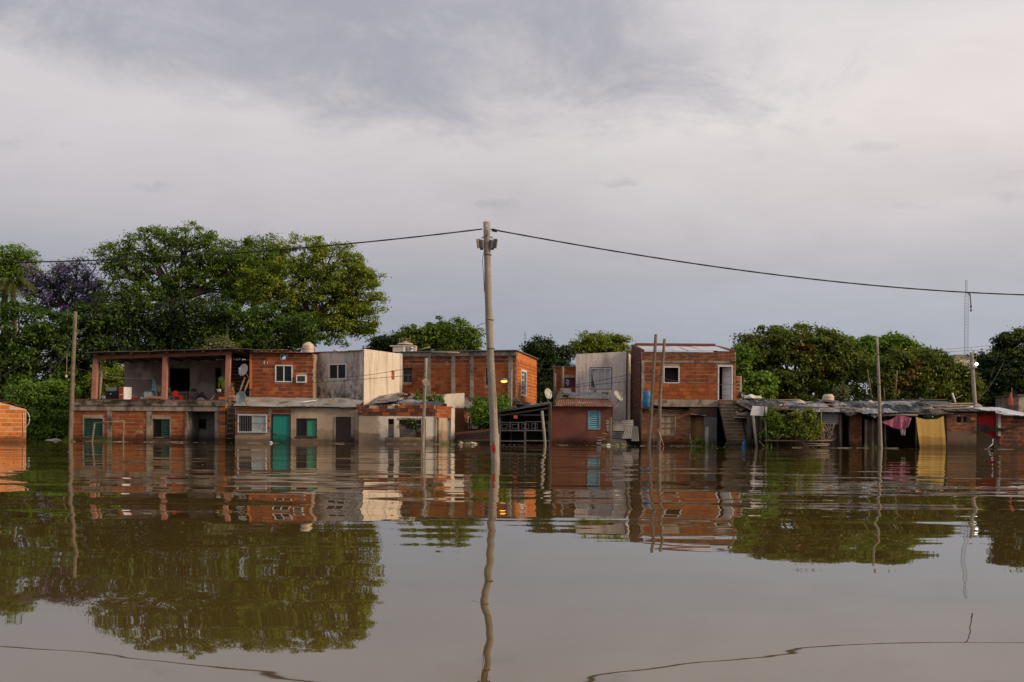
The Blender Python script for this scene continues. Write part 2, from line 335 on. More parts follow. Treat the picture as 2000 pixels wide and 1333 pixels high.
M['wood'] = mat('grey weathered wood', (.24,.19,.15), (.135,.105,.082), 3, streak=(.07,.055,.045), sscale=(9,9,.5), st=(.5,.7), bump=.4)
M['wood_dark'] = mat('dark weathered wood', (.11,.075,.055), (.06,.042,.032), 3, rnd=.35, streak=(.03,.022,.018), sscale=(9,9,.5), wet=True)
M['wood_pole'] = mat('utility pole wood', (.38,.335,.28), (.24,.205,.165), 2, streak=(.12,.10,.08), sscale=(14,14,.25), st=(.48,.68), bump=.5, bscale=15)
M['wood_tan'] = mat('tan boards', (.42,.32,.22), (.30,.22,.14), 3, rnd=.3, streak=(.12,.08,.05), sscale=(9,9,.5))
M['metal_grey'] = plain('grey painted metal', (.22,.22,.225), .5)
M['metal_dark'] = plain('dark iron', (.045,.045,.048), .6)
M['gate_iron'] = plain('worn gate iron', (.115,.11,.11), .6)
M['dish'] = plain('satellite dish', (.46,.45,.43), .5)
M['dish_green'] = plain('grey green dish', (.24,.30,.29), .5)
M['cream_plastic'] = mat('cream plastic tank', (.58,.48,.38), (.52,.42,.33), 2, rough=.5, streak=(.38,.30,.23))
M['blue'] = mat('blue plastic', (.03,.20,.42), (.02,.16,.34), 2, rough=.45)
M['black'] = plain('black rubber cable', (.018,.018,.02), .6)
M['tarp_black'] = mat('black plastic tarpaulin', (.03,.032,.038), (.018,.02,.024), 2, rough=.35, spec=.5)
M['tarp_grey'] = mat('grey plastic sheeting', (.28,.28,.29), (.15,.15,.16), 2, rough=.5, spec=.4)
M['red'] = plain('red plastic', (.62,.015,.012), .4)
M['redcloth'] = mat('red cloth', (.36,.012,.015), (.25,.008,.01), 1.5)
M['blackcloth'] = plain('black cloth', (.012,.011,.011), .9)
M['pink'] = mat('pink patterned cloth', (.26,.03,.10), (.40,.15,.22), 7)
M['yellow'] = mat('mustard curtain', (.52,.34,.10), (.44,.275,.07), .8, wet=True, tide=.75)
M['tan'] = plain('tan foam', (.40,.24,.09), .8)
M['orangebox'] = plain('orange carton', (.52,.09,.03), .6)
M['bluegrey'] = plain('blue grey towel', (.38,.52,.58), .8)
M['darkgrey'] = plain('dark grey appliance', (.06,.062,.068), .4)
M['purple'] = plain('maroon panel', (.10,.012,.03), .6)
M['violet'] = plain('white violet print', (.58,.50,.70), .7)
M['stone'] = mat('pale rubble', (.42,.36,.31), (.28,.22,.18), 4, rnd=.4, bump=.5)
M['sack'] = plain('white sack', (.68,.63,.58), .8)
M['yellowthing'] = plain('yellow plastic', (.55,.45,.04), .5)
M['flagred'] = plain('salmon red cloth', (.42,.07,.05), .8)
M['bark'] = mat('bark', (.075,.055,.042), (.04,.03,.024), 4)
M['deadtwig'] = mat('dead twigs', (.33,.27,.22), (.22,.17,.13), 5, rnd=.3)
M['lamp_warm'] = emis('lit sodium lens', (1,.36,.04), 8.0)
M['lamp_white'] = emis('lit white lamp', (1,.97,.88), 3.0)

# ------------------------------------------------------------------ ground and water
def ground_h(x, y): return -1.3 + max(0, min(1, (y-64)/16))*1.75 + .15*math.sin(x*.21)*math.sin(y*.17)
g = MB(); g.grid(lambda a,b: Vector((-600+1200*a, -60+1060*b**1.6, ground_h(-600+1200*a, -60+1060*b**1.6))), 90, 130)
struct(g.build('ground', mat('dark soil', (.06,.045,.03), (.04,.032,.02), .5)))
def water_mat():
    m, t, b = new_mat('flood water'); pos = wpos(t)
    t.nodes.remove(b)
    sp = nd(t, 'ShaderNodeSeparateXYZ'); t.links.new(pos, sp.inputs[0])
    # patches of breeze: calmer near the viewer, ruffled near the houses
    pat = ramp(t, noise(t, vmul(t, pos, (.05,.16,1)), 1.0, 3, .5), [(.38,.35),(.62,1.0)])
    near = ramp(t, math_(t, 'MULTIPLY', sp.outputs[1], 1/45), [(.04,1.3),(.075,.95),(.11,.40),(.16,1.1),(.3,1.6),(.65,1.5),(1,1.2)])
    amp = math_(t, 'MULTIPLY', pat, near)
    def tilt(sc, stretch, det, k, seed, kx=1.0):
        c = noise(t, vadd(t, vmul(t, pos, stretch), (seed, seed*1.7, 0)), sc, det, .5, 0, 1)
        c = vadd(t, c, (-.5,-.5,-.5)); return vmul(t, c, (k*kx, k, 0))
    fine = vadd(t, tilt(1.0, (.16,1.0,1), 2, .050, 3.0), tilt(3.0, (.14,1.0,1), 3, .040, 8.0))
    sc = nd(t, 'ShaderNodeVectorMath', operation='SCALE'); t.links.new(fine, sc.inputs[0]); t.links.new(amp, sc.inputs['Scale'])
    swell = tilt(.75, (.8,.9,1), 1, .022, 21.0, 3.2)
    wake = tilt(.95, (.045,1.0,1), 1, .031, 33.0, .5)      # long low waves crossing the middle of the open water
    wk = nd(t, 'ShaderNodeVectorMath', operation='SCALE'); t.links.new(wake, wk.inputs[0]); t.links.new(ramp(t, math_(t, 'MULTIPLY', sp.outputs[1], 1/45), [(.07,.10),(.10,.5),(.125,1.0),(.16,1.0),(.24,.5),(.5,.3)]), wk.inputs['Scale'])
    nr = vadd(t, vadd(t, vadd(t, sc.outputs[0], swell), wk.outputs[0]), (0,0,1))
    nn = nd(t, 'ShaderNodeVectorMath', operation='NORMALIZE'); t.links.new(nr, nn.inputs[0])
    d = nd(t, 'ShaderNodeBsdfDiffuse'); g = nd(t, 'ShaderNodeBsdfGlossy'); g.inputs['Roughness'].default_value = .012
    mud = mixc(t, ramp(t, noise(t, vmul(t, pos, (.2,.5,1)), 1, 3), [(.3,0.0),(.7,1.0)]), (.092,.061,.018), (.078,.052,.015))
    t.links.new(mud, d.inputs[0]); t.links.new(nn.outputs[0], g.inputs['Normal']); g.inputs[0].default_value = (1,.985,.96,1)
    fr = nd(t, 'ShaderNodeFresnel'); fr.inputs[0].default_value = 1.95; t.links.new(nn.outputs[0], fr.inputs['Normal'])
    mx = nd(t, 'ShaderNodeMixShader'); t.links.new(fr.outputs[0], mx.inputs[0]); t.links.new(d.outputs[0], mx.inputs[1]); t.links.new(g.outputs[0], mx.inputs[2])
    t.links.new(mx.outputs[0], t.nodes['Material Output'].inputs[0]); return m
wm = MB(); wm.add([(-600,-60,0),(600,-60,0),(600,400,0),(-600,400,0)], [(0,1,2,3)])
struct(wm.build('water', water_mat()))
# ------------------------------------------------------------------ builders for building parts
BRICKS = {}
def brick_mesh(key):
    if key not in BRICKS:
        r = random.Random(key); L = []
        for k in range(4):
            j = lambda s: r.uniform(-s, s)
            v = [(x+j(.012), y, z+j(.02)) for x,y,z in [(-.5,-.5,-.5),(.5,-.5,-.5),(.5,.5,-.5),(-.5,.5,-.5),(-.5,-.5,.5),(.5,-.5,.5),(.5,.5,.5),(-.5,.5,.5)]]
            me = bpy.data.meshes.new('brick'); me.from_pydata(v, [], [(3,2,1,0),(4,5,6,7),(0,1,5,4),(1,2,6,5),(2,3,7,6),(3,0,4,7)]); me.materials.append(M[key]); L.append(me)
        BRICKS[key] = L
    return BRICKS[key]
COUNT = {}
def bricks(W, parent, rects, holes=(), bl=.33, bh=.2, j=.045, key='brick', d0=-.05, d1=.018, stuff=False, alt=None, altp=.0, topfn=None):
    rest = MB(); ck = parent.name
    for (u0, u1, v0, v1) in rects:
        row = 0; v = v1 - bh
        while v + bh > v0 + .02:
            a, b = max(v, v0)+j*.3, v+bh-j*.7
            x = u0 - (bl/2 if row % 2 else 0) + random.uniform(-.03,.03)
            while x < u1:
                s = [(max(x, u0)+.006, min(x+bl, u1)-.006)]
                for h in holes:
                    if h[2] < b and h[3] > a:
                        n = []
                        for p, q in s:
                            if h[1] <= p or h[0] >= q: n.append((p,q)); continue
                            if h[0]-p > .06: n.append((p, h[0]-.01))
                            if q-h[1] > .06: n.append((h[1]+.01, q))
                        s = n
                for p, q in s:
                    if q-p < .05 or b-a < .03: continue
                    if topfn and (b > topfn((p+q)/2)): continue
                    dd = d1 + random.uniform(-.008,.008)
                    if stuff or COUNT.get(ck, 0) >= 295:
                        W.box(rest, p, q, a, b, d0, dd); continue
                    k = alt if alt and random.random() < altp else key
                    o = bpy.data.objects.new('brick', random.choice(brick_mesh(k))); C.objects.link(o)
                    o.parent = parent; c = W.at((p+q)/2, (a+b)/2, (d0+dd)/2)
                    o.location = c - W0(parent); o.rotation_euler = (0, random.uniform(-.006,.006), W.ang); o.scale = (q-p, dd-d0, b-a)
                    COUNT[ck] = COUNT.get(ck, 0)+1
                x += bl
            v -= bh; row += 1
    if rest.v: rest.build('brick_course', M[key], parent, kind='stuff')
def wallpart(W, parent, u0, u1, v0, v1, m, v1r=None, holes=(), th=.2, d=0, name='wall'):
    mb = MB(); W.pane(mb, u0, u1, v0, v1, v1 if v1r is None else v1r, holes, th, d)
    return mb.build(name, M[m], parent)
def piece(W, parent, name, m, u0, u1, v0, v1, d0, d1, v1r=None):
    mb = MB(); W.box(mb, u0, u1, v0, v1, d0, d1, v1r); return mb.build(name, M[m], parent)
def slider(W, parent, r, fm='white', fw=.055, mull=1, panes=('glass','glass'), d=.0, name='window'):
    u0,u1,v0,v1 = r; f = MB(); n = mull+1
    W.box(f,u0,u1,v1-fw,v1,d-.06,d+.025); W.box(f,u0,u1,v0,v0+fw,d-.06,d+.025)
    W.box(f,u0,u0+fw,v0+fw,v1-fw,d-.06,d+.022); W.box(f,u1-fw,u1,v0+fw,v1-fw,d-.06,d+.022)
    w_ = (u1-u0-2*fw)/n
    for k in range(1,n): W.box(f,u0+fw+k*w_-fw*.4,u0+fw+k*w_+fw*.4,v0+fw,v1-fw,d-.05,d+.012)
    o = f.build(name, M[fm], parent)
    for k in range(n):
        p = MB(); W.box(p,u0+fw+k*w_+(fw*.4 if k else 0)+.002,u0+fw+(k+1)*w_-(fw*.4 if k<n-1 else 0)-.002,v0+fw+.002,v1-fw-.002,d-.05,d-.035-.012*k)
        p.build('pane', M[panes[k % len(panes)]], o)
    return o
def louvre(W, parent, r, m, leafs=2, sl=.075, fw=.05, d=0, name='shutter'):
    u0,u1,v0,v1 = r; w_ = (u1-u0)/leafs
    for k in range(leafs):
        a, b = u0+k*w_+.008, u0+(k+1)*w_-.008; f = MB()
        W.box(f,a,b,v1-fw,v1,d-.02,d+.02); W.box(f,a,b,v0,v0+fw,d-.02,d+.02); W.box(f,a,a+fw,v0+fw,v1-fw,d-.02,d+.02); W.box(f,b-fw,b,v0+fw,v1-fw,d-.02,d+.02)
        o = f.build(name, M[m], parent)
        n = int((v1-v0-2*fw)/sl)
        for i in range(n):
            z = v0+fw+(i+.5)*(v1-v0-2*fw)/n; s = MB()
            h = sl*.42
            s.hexa([W.at(a+fw,z-h,d+.018),W.at(b-fw,z-h,d+.018),W.at(b-fw,z-h+.012,d+.012),W.at(a+fw,z-h+.012,d+.012),W.at(a+fw,z+h-.012,d-.02),W.at(b-fw,z+h-.012,d-.02),W.at(b-fw,z+h,d-.026),W.at(a+fw,z+h,d-.026)])
            s.build('slat', M[m], o)
def corr(name, m, parent, fl, fr, br, bl, pitch=.085, amp=.018, sheets=1, jit=.012, seg=2, kind=None):
    out = []
    fl, fr, br, bl = map(Vector, (fl,fr,br,bl))
    for k in range(sheets):
        a0, a1 = k/sheets, min(1,(k+1)/sheets+.012)
        q = [fl.lerp(fr,a0), fl.lerp(fr,a1), bl.lerp(br,a1), bl.lerp(br,a0)]
        up = Vector((0,0,random.uniform(-jit,jit))) + Vector((0,0,.006*(k%2)))
        ext = random.uniform(-.06,.06); dv = (q[0]-q[3]).normalized()*ext
        q[0] += dv; q[1] += dv
        L = (q[1]-q[0]).length; n = max(4, int(L/pitch*4))
        nrm = (q[1]-q[0]).cross(q[3]-q[0]).normalized()
        if nrm.z < 0: nrm = -nrm
        b_ = random.uniform(-.02,.02)
        fn = lambda u,v: q[0].lerp(q[1],u).lerp(q[3].lerp(q[2],u),v) + nrm*(amp*math.cos(2*math.pi*u*L/pitch)+b_*math.sin(3*v+2*u)) + up
        mb = MB(); nv = seg+1; mb.grid(fn, n+1, nv); o = len(mb.v)
        mb.grid(lambda u,v: fn(u,v)-nrm*.004, n+1, nv); 
        out.append(mb.build(name, M[m], parent, smooth=True, kind=kind))
    return out
def body(parent, W, depth, z0, z1, m, zb=None, sides='LRB', th=.2):    # plain side and rear walls so the building is solid
    zb = z1 if zb is None else zb
    A, B = W.A-W.n*.21, W.B-W.n*.21; A2, B2 = W.A-W.n*depth, W.B-W.n*depth
    if 'R' in sides: wallpart(Wall.xy(B,B2), parent, 0, (B2-B).length, z0, z1, m, zb, th=th)
    if 'L' in sides: wallpart(Wall.xy(A2,A), parent, 0, (A2-A).length, z0, zb, m, z1, th=th)
    if 'B' in sides:
        e = W.t*(th+.002)
        wallpart(Wall.xy(B2-e,A2+e), parent, 0, (B2-A2).length-2*th-.004, z0, zb, m, th=th)
def flatroof(parent, W, depth, z1, m, zb=None, lift=.0, th=.1, over=.0, name='roof'):
    zb = z1 if zb is None else zb; mb = MB()
    p = [W.at(-over,z1+lift,over), W.at(W.L+over,z1+lift,over), W.at(W.L+over,zb+lift,-depth-over), W.at(-over,zb+lift,-depth-over)]
    return mb.hexa(p+[q+Vector((0,0,th)) for q in p]).build(name, M[m], parent)
def bx(name, m, c, d, parent=None, rz=0, rx=0):
    return MB().box(c, d, rz, rx).build(name, M[m], parent)
def rod(name, m, pts, r, parent=None, n=6): return MB().tube(pts, r, n).build(name, M[m], parent, smooth=True)
def dish(label, px, py, Y, rad, aim, m='dish', mast=None, group='satellite dishes'):
    c = P(px,py,Y); t = thing('satellite_dish', label, 'satellite dish', c, group)
    z = Vector(aim).normalized(); R = z.to_track_quat('Z','Y').to_matrix()
    prof = [(rad*k/6, .28*rad*(k/6)**2) for k in range(1,7)]; prof2 = [(r, h-.012) for r,h in prof[::-1]]
    MB().lathe(c, [(.01,0)]+prof+prof2+[(.01,-.012)], 20, R).build('reflector', M[m], t, smooth=True)
    e = c + R@Vector((0,0,rad*.95)); f = c + R@Vector((0,-rad*.9,.25*rad))
    rod('feed_arm', 'metal_grey', [f, e], .015, t); MB().box(e, (.07,.07,.1)).build('receiver', M['dish'], t)
    if mast: rod('mast', 'metal_grey', [c-z*.02]+[P(*q) for q in mast], .024, t)
    return t

# ------------------------------------------------------------------ foliage
def quads(C0, size, up=.25, aspect=.55, seed=0, normals=None):
    r = np.random.default_rng(seed); n = len(C0)
    nr = r.normal(size=(n,3)); nr[:,2] = np.abs(nr[:,2])+up
    if normals is not None: nr = normals+.42*r.normal(size=(n,3))
    nr = nr*1.0; nr /= np.linalg.norm(nr,axis=1)[:,None]
    a = r.normal(size=(n,3)); t = np.cross(nr,a); t /= np.linalg.norm(t,axis=1)[:,None]; b = np.cross(nr,t)
    s = (size*r.uniform(.65,1.35,n))[:,None]
    V = np.empty((n,4,3)); V[:,0] = C0-t*s*.5; V[:,1] = C0+b*s*aspect*.5-nr*s*.06; V[:,2] = C0+t*s*.5-nr*s*.12; V[:,3] = C0-b*s*aspect*.5-nr*s*.06
    return V.reshape(-1,3), np.arange(4*n).reshape(-1,4)
def tree(name, label, base, blobs, leaf='leaf_mid', n_leaf=16000, size=.22, clump=.55, cl_per=70, trunk=.28, shell=.45, fork=.45, group=None, cat='tree', bark='bark', flat=.6, seed=1, twigs=True, extra=None, hang=0.0, shoots=0):
    r = np.random.default_rng(seed); rd = random.Random(seed)
    b = P(base[0], HOR, base[1]); b.z = max(-1.2, ground_h(b.x, b.y))-.1
    t = thing(name, label, cat, b, group)
    E = []
    for q in blobs:
        Y = base[1] + (q[4] if len(q) > 4 else 0); c = P(q[0], q[1], Y); k = ppm(Y)
        E.append((np.array(c), np.array([q[2]/k, (q[2]+q[3])/2/k*.85, q[3]/k])))
    area = np.array([e[1][0]*e[1][2] for e in E]); area /= area.sum()
    ncl = max(4, n_leaf//cl_per); Cs = []; owner = []
    for i,(c,rad) in enumerate(E):
        m = max(3, int(ncl*area[i])); d = r.normal(size=(m,3)); d /= np.linalg.norm(d,axis=1)[:,None]
        f = shell + (1.0-shell)*r.uniform(0,1,m)**.6
        p = c + d*rad*f[:,None]*(1+.13*r.normal(size=(m,1)))
        Cs.append(p); owner += [i]*m
    Cp = np.concatenate(Cs); owner = np.array(owner)
    def leaves(P0, per, cl, seed_):                    # leaves sit on the outside of each clump like a loose dome, a few stray out
        m = len(P0); sz = np.repeat(r.uniform(.55,1.40,m), per)[:,None]; d = r.normal(size=(m*per,3)); d[:,2] = d[:,2]*.8+.45; d /= np.linalg.norm(d,axis=1)[:,None]
        rad_ = np.where(r.uniform(size=(m*per,1)) < .12, r.uniform(1.0,1.5,(m*per,1)), r.uniform(.45,1.05,(m*per,1)))
        L = np.repeat(P0, per, axis=0)+d*np.array([1,1,flat])*cl*1.15*sz*rad_
        if hang: L[:,2] -= np.abs(r.normal(size=len(L)))*hang
        return quads(L, size if seed_ else extra[2], seed=seed+seed_, normals=d+np.array([0,0,.35]))
    V, F = leaves(Cp, cl_per, clump, 5)
    if cat in ('shrub','bush') or shoots:              # straggling shoots above and around the crown
        ns = shoots or 26; top_ = Cp[np.argsort(-(Cp[:,2]+.5*r.normal(size=len(Cp))))[:max(6,len(Cp)//2)]]; SV = []
        for q in top_[r.choice(len(top_), ns)]:
            d = np.array([r.normal()*.45, r.normal()*.35, 1.0]); d /= np.linalg.norm(d); h_ = clump*r.uniform(1.2,3.0); m = int(10+14*r.uniform())
            f = r.uniform(0,1,m)[:,None]; SV.append(q+d*h_*f+r.normal(size=(m,3))*clump*.16*(1.2-f))
        SV = np.concatenate(SV); V3, F3 = quads(SV, size, seed=seed+31); F = np.concatenate([F, F3+len(V)]); V = np.concatenate([V, V3])
    cr = mesh_np('crown', V, F, M[leaf], t, None)
    if extra:                                          # a second kind of leaf or blossom mixed in
        lm, share, sz = extra; k = int(len(Cp)*share); idx = r.choice(len(Cp), k, replace=False)
        V2, F2 = leaves(Cp[idx]+r.normal(size=(k,3))*.15, cl_per, clump*1.15, 0); mesh_np('blossom' if 'bloss' in lm else 'young_foliage', V2, F2, M[lm], t)
    if trunk:
        mb = MB(); cen = sum((e[0]*a for e,a in zip(E,area)), np.zeros(3)); low = min(e[0][2]-e[1][2]*.6 for e in E)
        top = Vector((b.x*.55+cen[0]*.45, b.y, max(b.z+1.0, low*fork+cen[2]*(1-fork)-.2)))
        mid = b.lerp(top,.5)+Vector((rd.uniform(-.3,.3),0,0))
        mb.tube([b,mid,top],[trunk*1.25,trunk,trunk*.8],8)
        for i,(c,rad) in enumerate(E):
            cc = Vector(c)-Vector((0,0,rad[2]*.25)); kn = top.lerp(cc,.5)+Vector((rd.uniform(-.3,.3),rd.uniform(-.3,.3),-.15*(cc-top).length*.5))
            rr_ = trunk*(.35+.45*area[i]/area.max())
            mb.tube([top,kn,cc],[rr_,rr_*.8,rr_*.55],6)
            mine = Cp[owner==i]; kk = min(len(mine), 9)
            ends = mine[r.choice(len(mine), kk, replace=False)]; pts = []
            for e in ends:
                e = Vector(e); s0 = top.lerp(kn,.6) if rd.random()<.2 else kn.lerp(cc,rd.uniform(.3,1)); m1 = s0.lerp(e,.5)+Vector((rd.uniform(-.25,.25),rd.uniform(-.25,.25),rd.uniform(-.05,.3)))
                mb.tube([s0,m1,e],[rr_*.45,rr_*.28,.02],4,False); pts += [s0.lerp(m1,.6), m1, m1.lerp(e,.5), e]
            if twigs and pts:
                PA = np.array(pts)
                for e in mine:
                    j = np.argmin(((PA-e)**2).sum(1)); s0 = Vector(PA[j]); e = Vector(e)
                    mb.tube([s0, s0.lerp(e,.5)+Vector((rd.uniform(-.12,.12),rd.uniform(-.12,.12),.08)), e],[.03,.022,.01],3,False)
        mb.build('trunk', M[bark], t, smooth=True)
    return t
M['leaf_mid'] = leafmat('mid green leaves', (.034,.074,.008), (.130,.215,.018))
M['leaf_bright'] = leafmat('bright green leaves', (.050,.115,.010), (.150,.260,.022))
M['leaf_olive'] = leafmat('olive green leaves', (.070,.115,.008), (.225,.285,.020))
M['leaf_dark'] = leafmat('dark leaves', (.010,.022,.006), (.036,.066,.012))
M['leaf_vine'] = leafmat('vine leaves', (.016,.042,.006), (.075,.140,.012))
M['leaf_mango'] = leafmat('mango leaves', (.034,.064,.008), (.135,.170,.018), (.20,.11,.02))
M['leaf_yellow'] = leafmat('yellow green leaves', (.10,.145,.012), (.20,.235,.020))
M['leaf_palm'] = leafmat('palm fronds', (.055,.085,.018), (.13,.15,.035))
M['bloss_purple'] = leafmat('jacaranda blossom', (.15,.11,.27), (.32,.25,.52))
M['leaf_greyed'] = leafmat('grey green leaves', (.07,.09,.035), (.17,.18,.08))
# ================================================================== BUILDINGS (left to right)
def ztop(W, px, py, d=0): return W.uv(px, py, d)[1]
# ---- orange brick wall house at the far left edge
W = Wall((-95,43.5),(51,46.2)); t = thing('brick_house', 'bright orange brick house end cut off by the left picture edge', 'house', W.at(W.L/2,0))
zl, zr = ztop(W,0,786), ztop(W,51,800); u0p = W.uv(0,790)[0]
sl_ = (zr-zl)/(W.L-u0p); zA = zl - sl_*u0p
wallpart(W, t, 0, W.L, -1.3, zA, 'mortar', zr); body(t, W, 4, -1.3, zr, 'mortar', zr, sides='R')
body(t, W, 4, -1.3, zA, 'mortar', zA, sides='L')
bricks(W, t, [(u0p-1.2, W.L-.02, -.1, zl+.3)], bl=.33, bh=.20, j=.042, key='brick_bright', topfn=lambda u: zA+sl_*u-.03)
for k in range(6):
    a, b = W.L*k/6, W.L*(k+1)/6-.01
    piece(W, t, 'coping_brick', 'brick_old', a, b, zA+sl_*a, zA+sl_*a+.09, -.22, .05, zA+sl_*b+.09)
pp = [W.at(W.uv(44.5,815)[0], z, .06) for z in (1.35, .7, .25)]
rod('downpipe', 'stone', pp, .02, t, 6)
c0 = W.at(W.L+.02, ztop(W,51,806), -.1)
tag(rod('cable_loop', 'white', [c0+Vector((.36*math.sin(a)*.6, -.05, .36*math.cos(a)-.30)) for a in np.linspace(-.4,5.2,18)], .015, None), 'pale cable coiled in a loop on the orange brick corner', 'cable')
# ---- terrace house
W = WT = Wall((143,53),(441,52.5)); t = TH = thing('terrace_house', 'flooded brick house with open roof terrace on salmon posts', 'house', W.at(W.L/2,0))
u = lambda px, py=830, d=0: WT.uv(px,py,d)[0]
zb, zs, zt = ztop(W,290,803), ztop(W,290,793), ztop(W,290,781)
w1, w2 = W.R(164,818,201,854), W.R(298,819,332,854)
wallpart(W, t, 0, u(366), -1.3, zb, 'mortar_dark', holes=[w1,w2])
ex = lambda r, e=.06: (r[0]-e, r[1]+e, r[2]-e, r[3]+e)
for a,b in ((145,210),(219,287),(298,362)): bricks(W, t, [(u(a),u(b),-.12,zb)], [ex(w1),ex(w2)], key='brick', j=.045)
for r, nm in ((w1,1),(w2,2)):
    f = MB(); e = ex(r)
    W.box(f,e[0],e[1],r[3],e[3],-.1,.035); W.box(f,e[0],e[1],e[2],r[2],-.1,.035); W.box(f,e[0],r[0],r[2],r[3],-.1,.035); W.box(f,r[1],e[1],r[2],r[3],-.1,.035)
    win = f.build('window', M['concrete'], t)
    if nm == 1: louvre(W, win, r, 'green', 2, .085, d=-.03)
    else:
        m_ = (r[0]+r[1])/2; louvre(W, win, (m_,r[1],r[2],r[3]), 'green', 1, .085, d=-.03)
        for i in range(9): piece(W, win, 'grille_bar', 'metal_dark', r[0], m_, r[2]+.04+i*.105, r[2]+.065+i*.105, -.08, -.05)
for a,b in ((210,218.5),(287,297.5),(362,367.5)): piece(W, t, 'column', 'concrete', u(a),u(b),-1.3,zb-.004,-.2,.06)
Wr = WT.off(-1.3); rw = Wr.R(366,818,403,839)
wallpart(Wr, t, u(366)-.4, u(441), -1.3, zb, 'grey_render', holes=[rw]); piece(W, t, 'reveal', 'grey_render', u(366)-.0, u(366)+.12, -1.3, zb, -1.3, -.2)
slider(Wr, t, rw, 'metal_dark', .05, 1, d=-.08)
piece(W, t, 'column', 'concrete', u(419.5), u(427), -1.3, zb, -.25, .02)
piece(W, t, 'pier_core', 'mortar', u(427)+.02, u(441)-.02, -1.3, zt, -.3, .0)
for i in range(14): piece(W, t, 'pier_brick', 'brick_bright' if i % 3 else 'common', u(427.3)+random.uniform(0,.02), u(441)-random.uniform(0,.02), -.2+i*.185, -.2+i*.185+.165, -.28, .05)
piece(W, t, 'beam', 'concrete', -.04, u(427), zb, zs, -.3, .09)
piece(W, t, 'floor_slab', 'slab', -.06, u(441), zs+.002, zt-.03, -5, .14)
for i in range(9):
    a = W.L*i/9; piece(W, t, 'slab_edge_tile', 'brick_old', a, a+W.L/9-.03, zt-.028, zt+random.uniform(0,.02), -.35, .10+random.uniform(-.04,.05))
body(t, W, 5, -1.3, zs, 'mortar_dark')
# terrace posts, beam, roof, rear rooms
for (xb,xt,yt,wd) in ((183,187,694,9),(320.5,322.5,693,9),(443,446,690,8.5)):
    a, b = u(xb,778,-.1), u(xt,700,-.1); hw = wd/37/2; z1 = ztop(W,xt,yt)
    mb = MB(); mb.hexa([W.at(a-hw,zt-.02,-.05),W.at(a+hw,zt-.02,-.05),W.at(a+hw,zt-.02,-.27),W.at(a-hw,zt-.02,-.27),W.at(b-hw,z1,-.05),W.at(b+hw,z1,-.05),W.at(b+hw,z1,-.27),W.at(b-hw,z1,-.27)]); mb.build('post', M['salmon'], t)
rod('prop_pole', 'plaster_beige', [W.at(u(185,768),zt,-.5), W.at(u(192,703),ztop(W,192,703),-.5)], .07, t)
zbl, zbr = ztop(W,181,698), ztop(W,450,689)
mb = MB(); a, b = u(181,698), u(451,690)
mb.hexa([W.at(a,zbl-.12,-.04),W.at(b,zbr-.12,-.04),W.at(b,zbr-.12,-.2),W.at(a,zbl-.12,-.2),W.at(a,zbl+.07,-.04),W.at(b,zbr+.07,-.04),W.at(b,zbr+.07,-.2),W.at(a,zbl+.07,-.2)]); mb.build('roof_beam', M['beamred'], t)
rl, rr_ = u(173,692), u(487,686)
for i in range(9):
    f = (i+.5)/9; x = rl+(rr_-rl)*f; z = zbl+(zbr-zbl)*f+.08
    mb = MB(); mb.hexa([W.at(x-.05,z,.25),W.at(x+.05,z,.25),W.at(x+.05,z-.12,-4.3),W.at(x-.05,z-.12,-4.3),W.at(x-.05,z+.09,.25),W.at(x+.05,z+.09,.25),W.at(x+.05,z-.03,-4.3),W.at(x-.05,z-.03,-4.3)]); mb.build('rafter', M['wood_dark' if i%2 else 'beamred'], t)
corr('roof_sheet', 'zinc_dark', t, W.at(rl,zbl+.20,.4), W.at(rr_,zbr+.20,.35), W.at(rr_,zbr+.07,-4.5), W.at(rl,zbl+.07,-4.5), sheets=7)
W2 = WT.off(-4.2); ub = lambda px: W2.uv(px,740)[0]
z2 = zbl+.0; rwin, rdoor = W2.R(331,719,371,766), W2.R(419,718,441,779)
wallpart(W2, t, ub(243), ub(432), zt-.03, z2, 'brown_render', zbr-.1, holes=[rwin, rdoor], name='rear_wall')
piece(W2, t, 'lintel', 'concrete', rwin[0]-.15, rwin[1]+.2, rwin[3], rwin[3]+.16, -.1, .03)
fr_ = MB()
for q in ((rwin[0],rwin[1],rwin[3]-.05,rwin[3]),(rwin[0],rwin[1],rwin[2],rwin[2]+.05),(rwin[0],rwin[0]+.05,rwin[2]+.05,rwin[3]-.05),(rwin[1]-.05,rwin[1],rwin[2]+.05,rwin[3]-.05)): W2.box(fr_,*q,-.12,-.06)
fr_.build('window_frame', M['metal_dark'], t)
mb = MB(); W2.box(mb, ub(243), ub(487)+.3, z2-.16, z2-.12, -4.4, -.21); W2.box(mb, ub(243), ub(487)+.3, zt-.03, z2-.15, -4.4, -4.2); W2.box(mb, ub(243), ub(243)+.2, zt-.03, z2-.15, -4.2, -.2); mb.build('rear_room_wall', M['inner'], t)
wallpart(W2, t, ub(432), ub(487)+.5, zt-.03, zbr-.1, 'mortar_dark', name='rear_wall')
bricks(W2, t, [(ub(441), ub(487)+.2, zt, zbr-.12)], key='brick_old', j=.03, stuff=True)
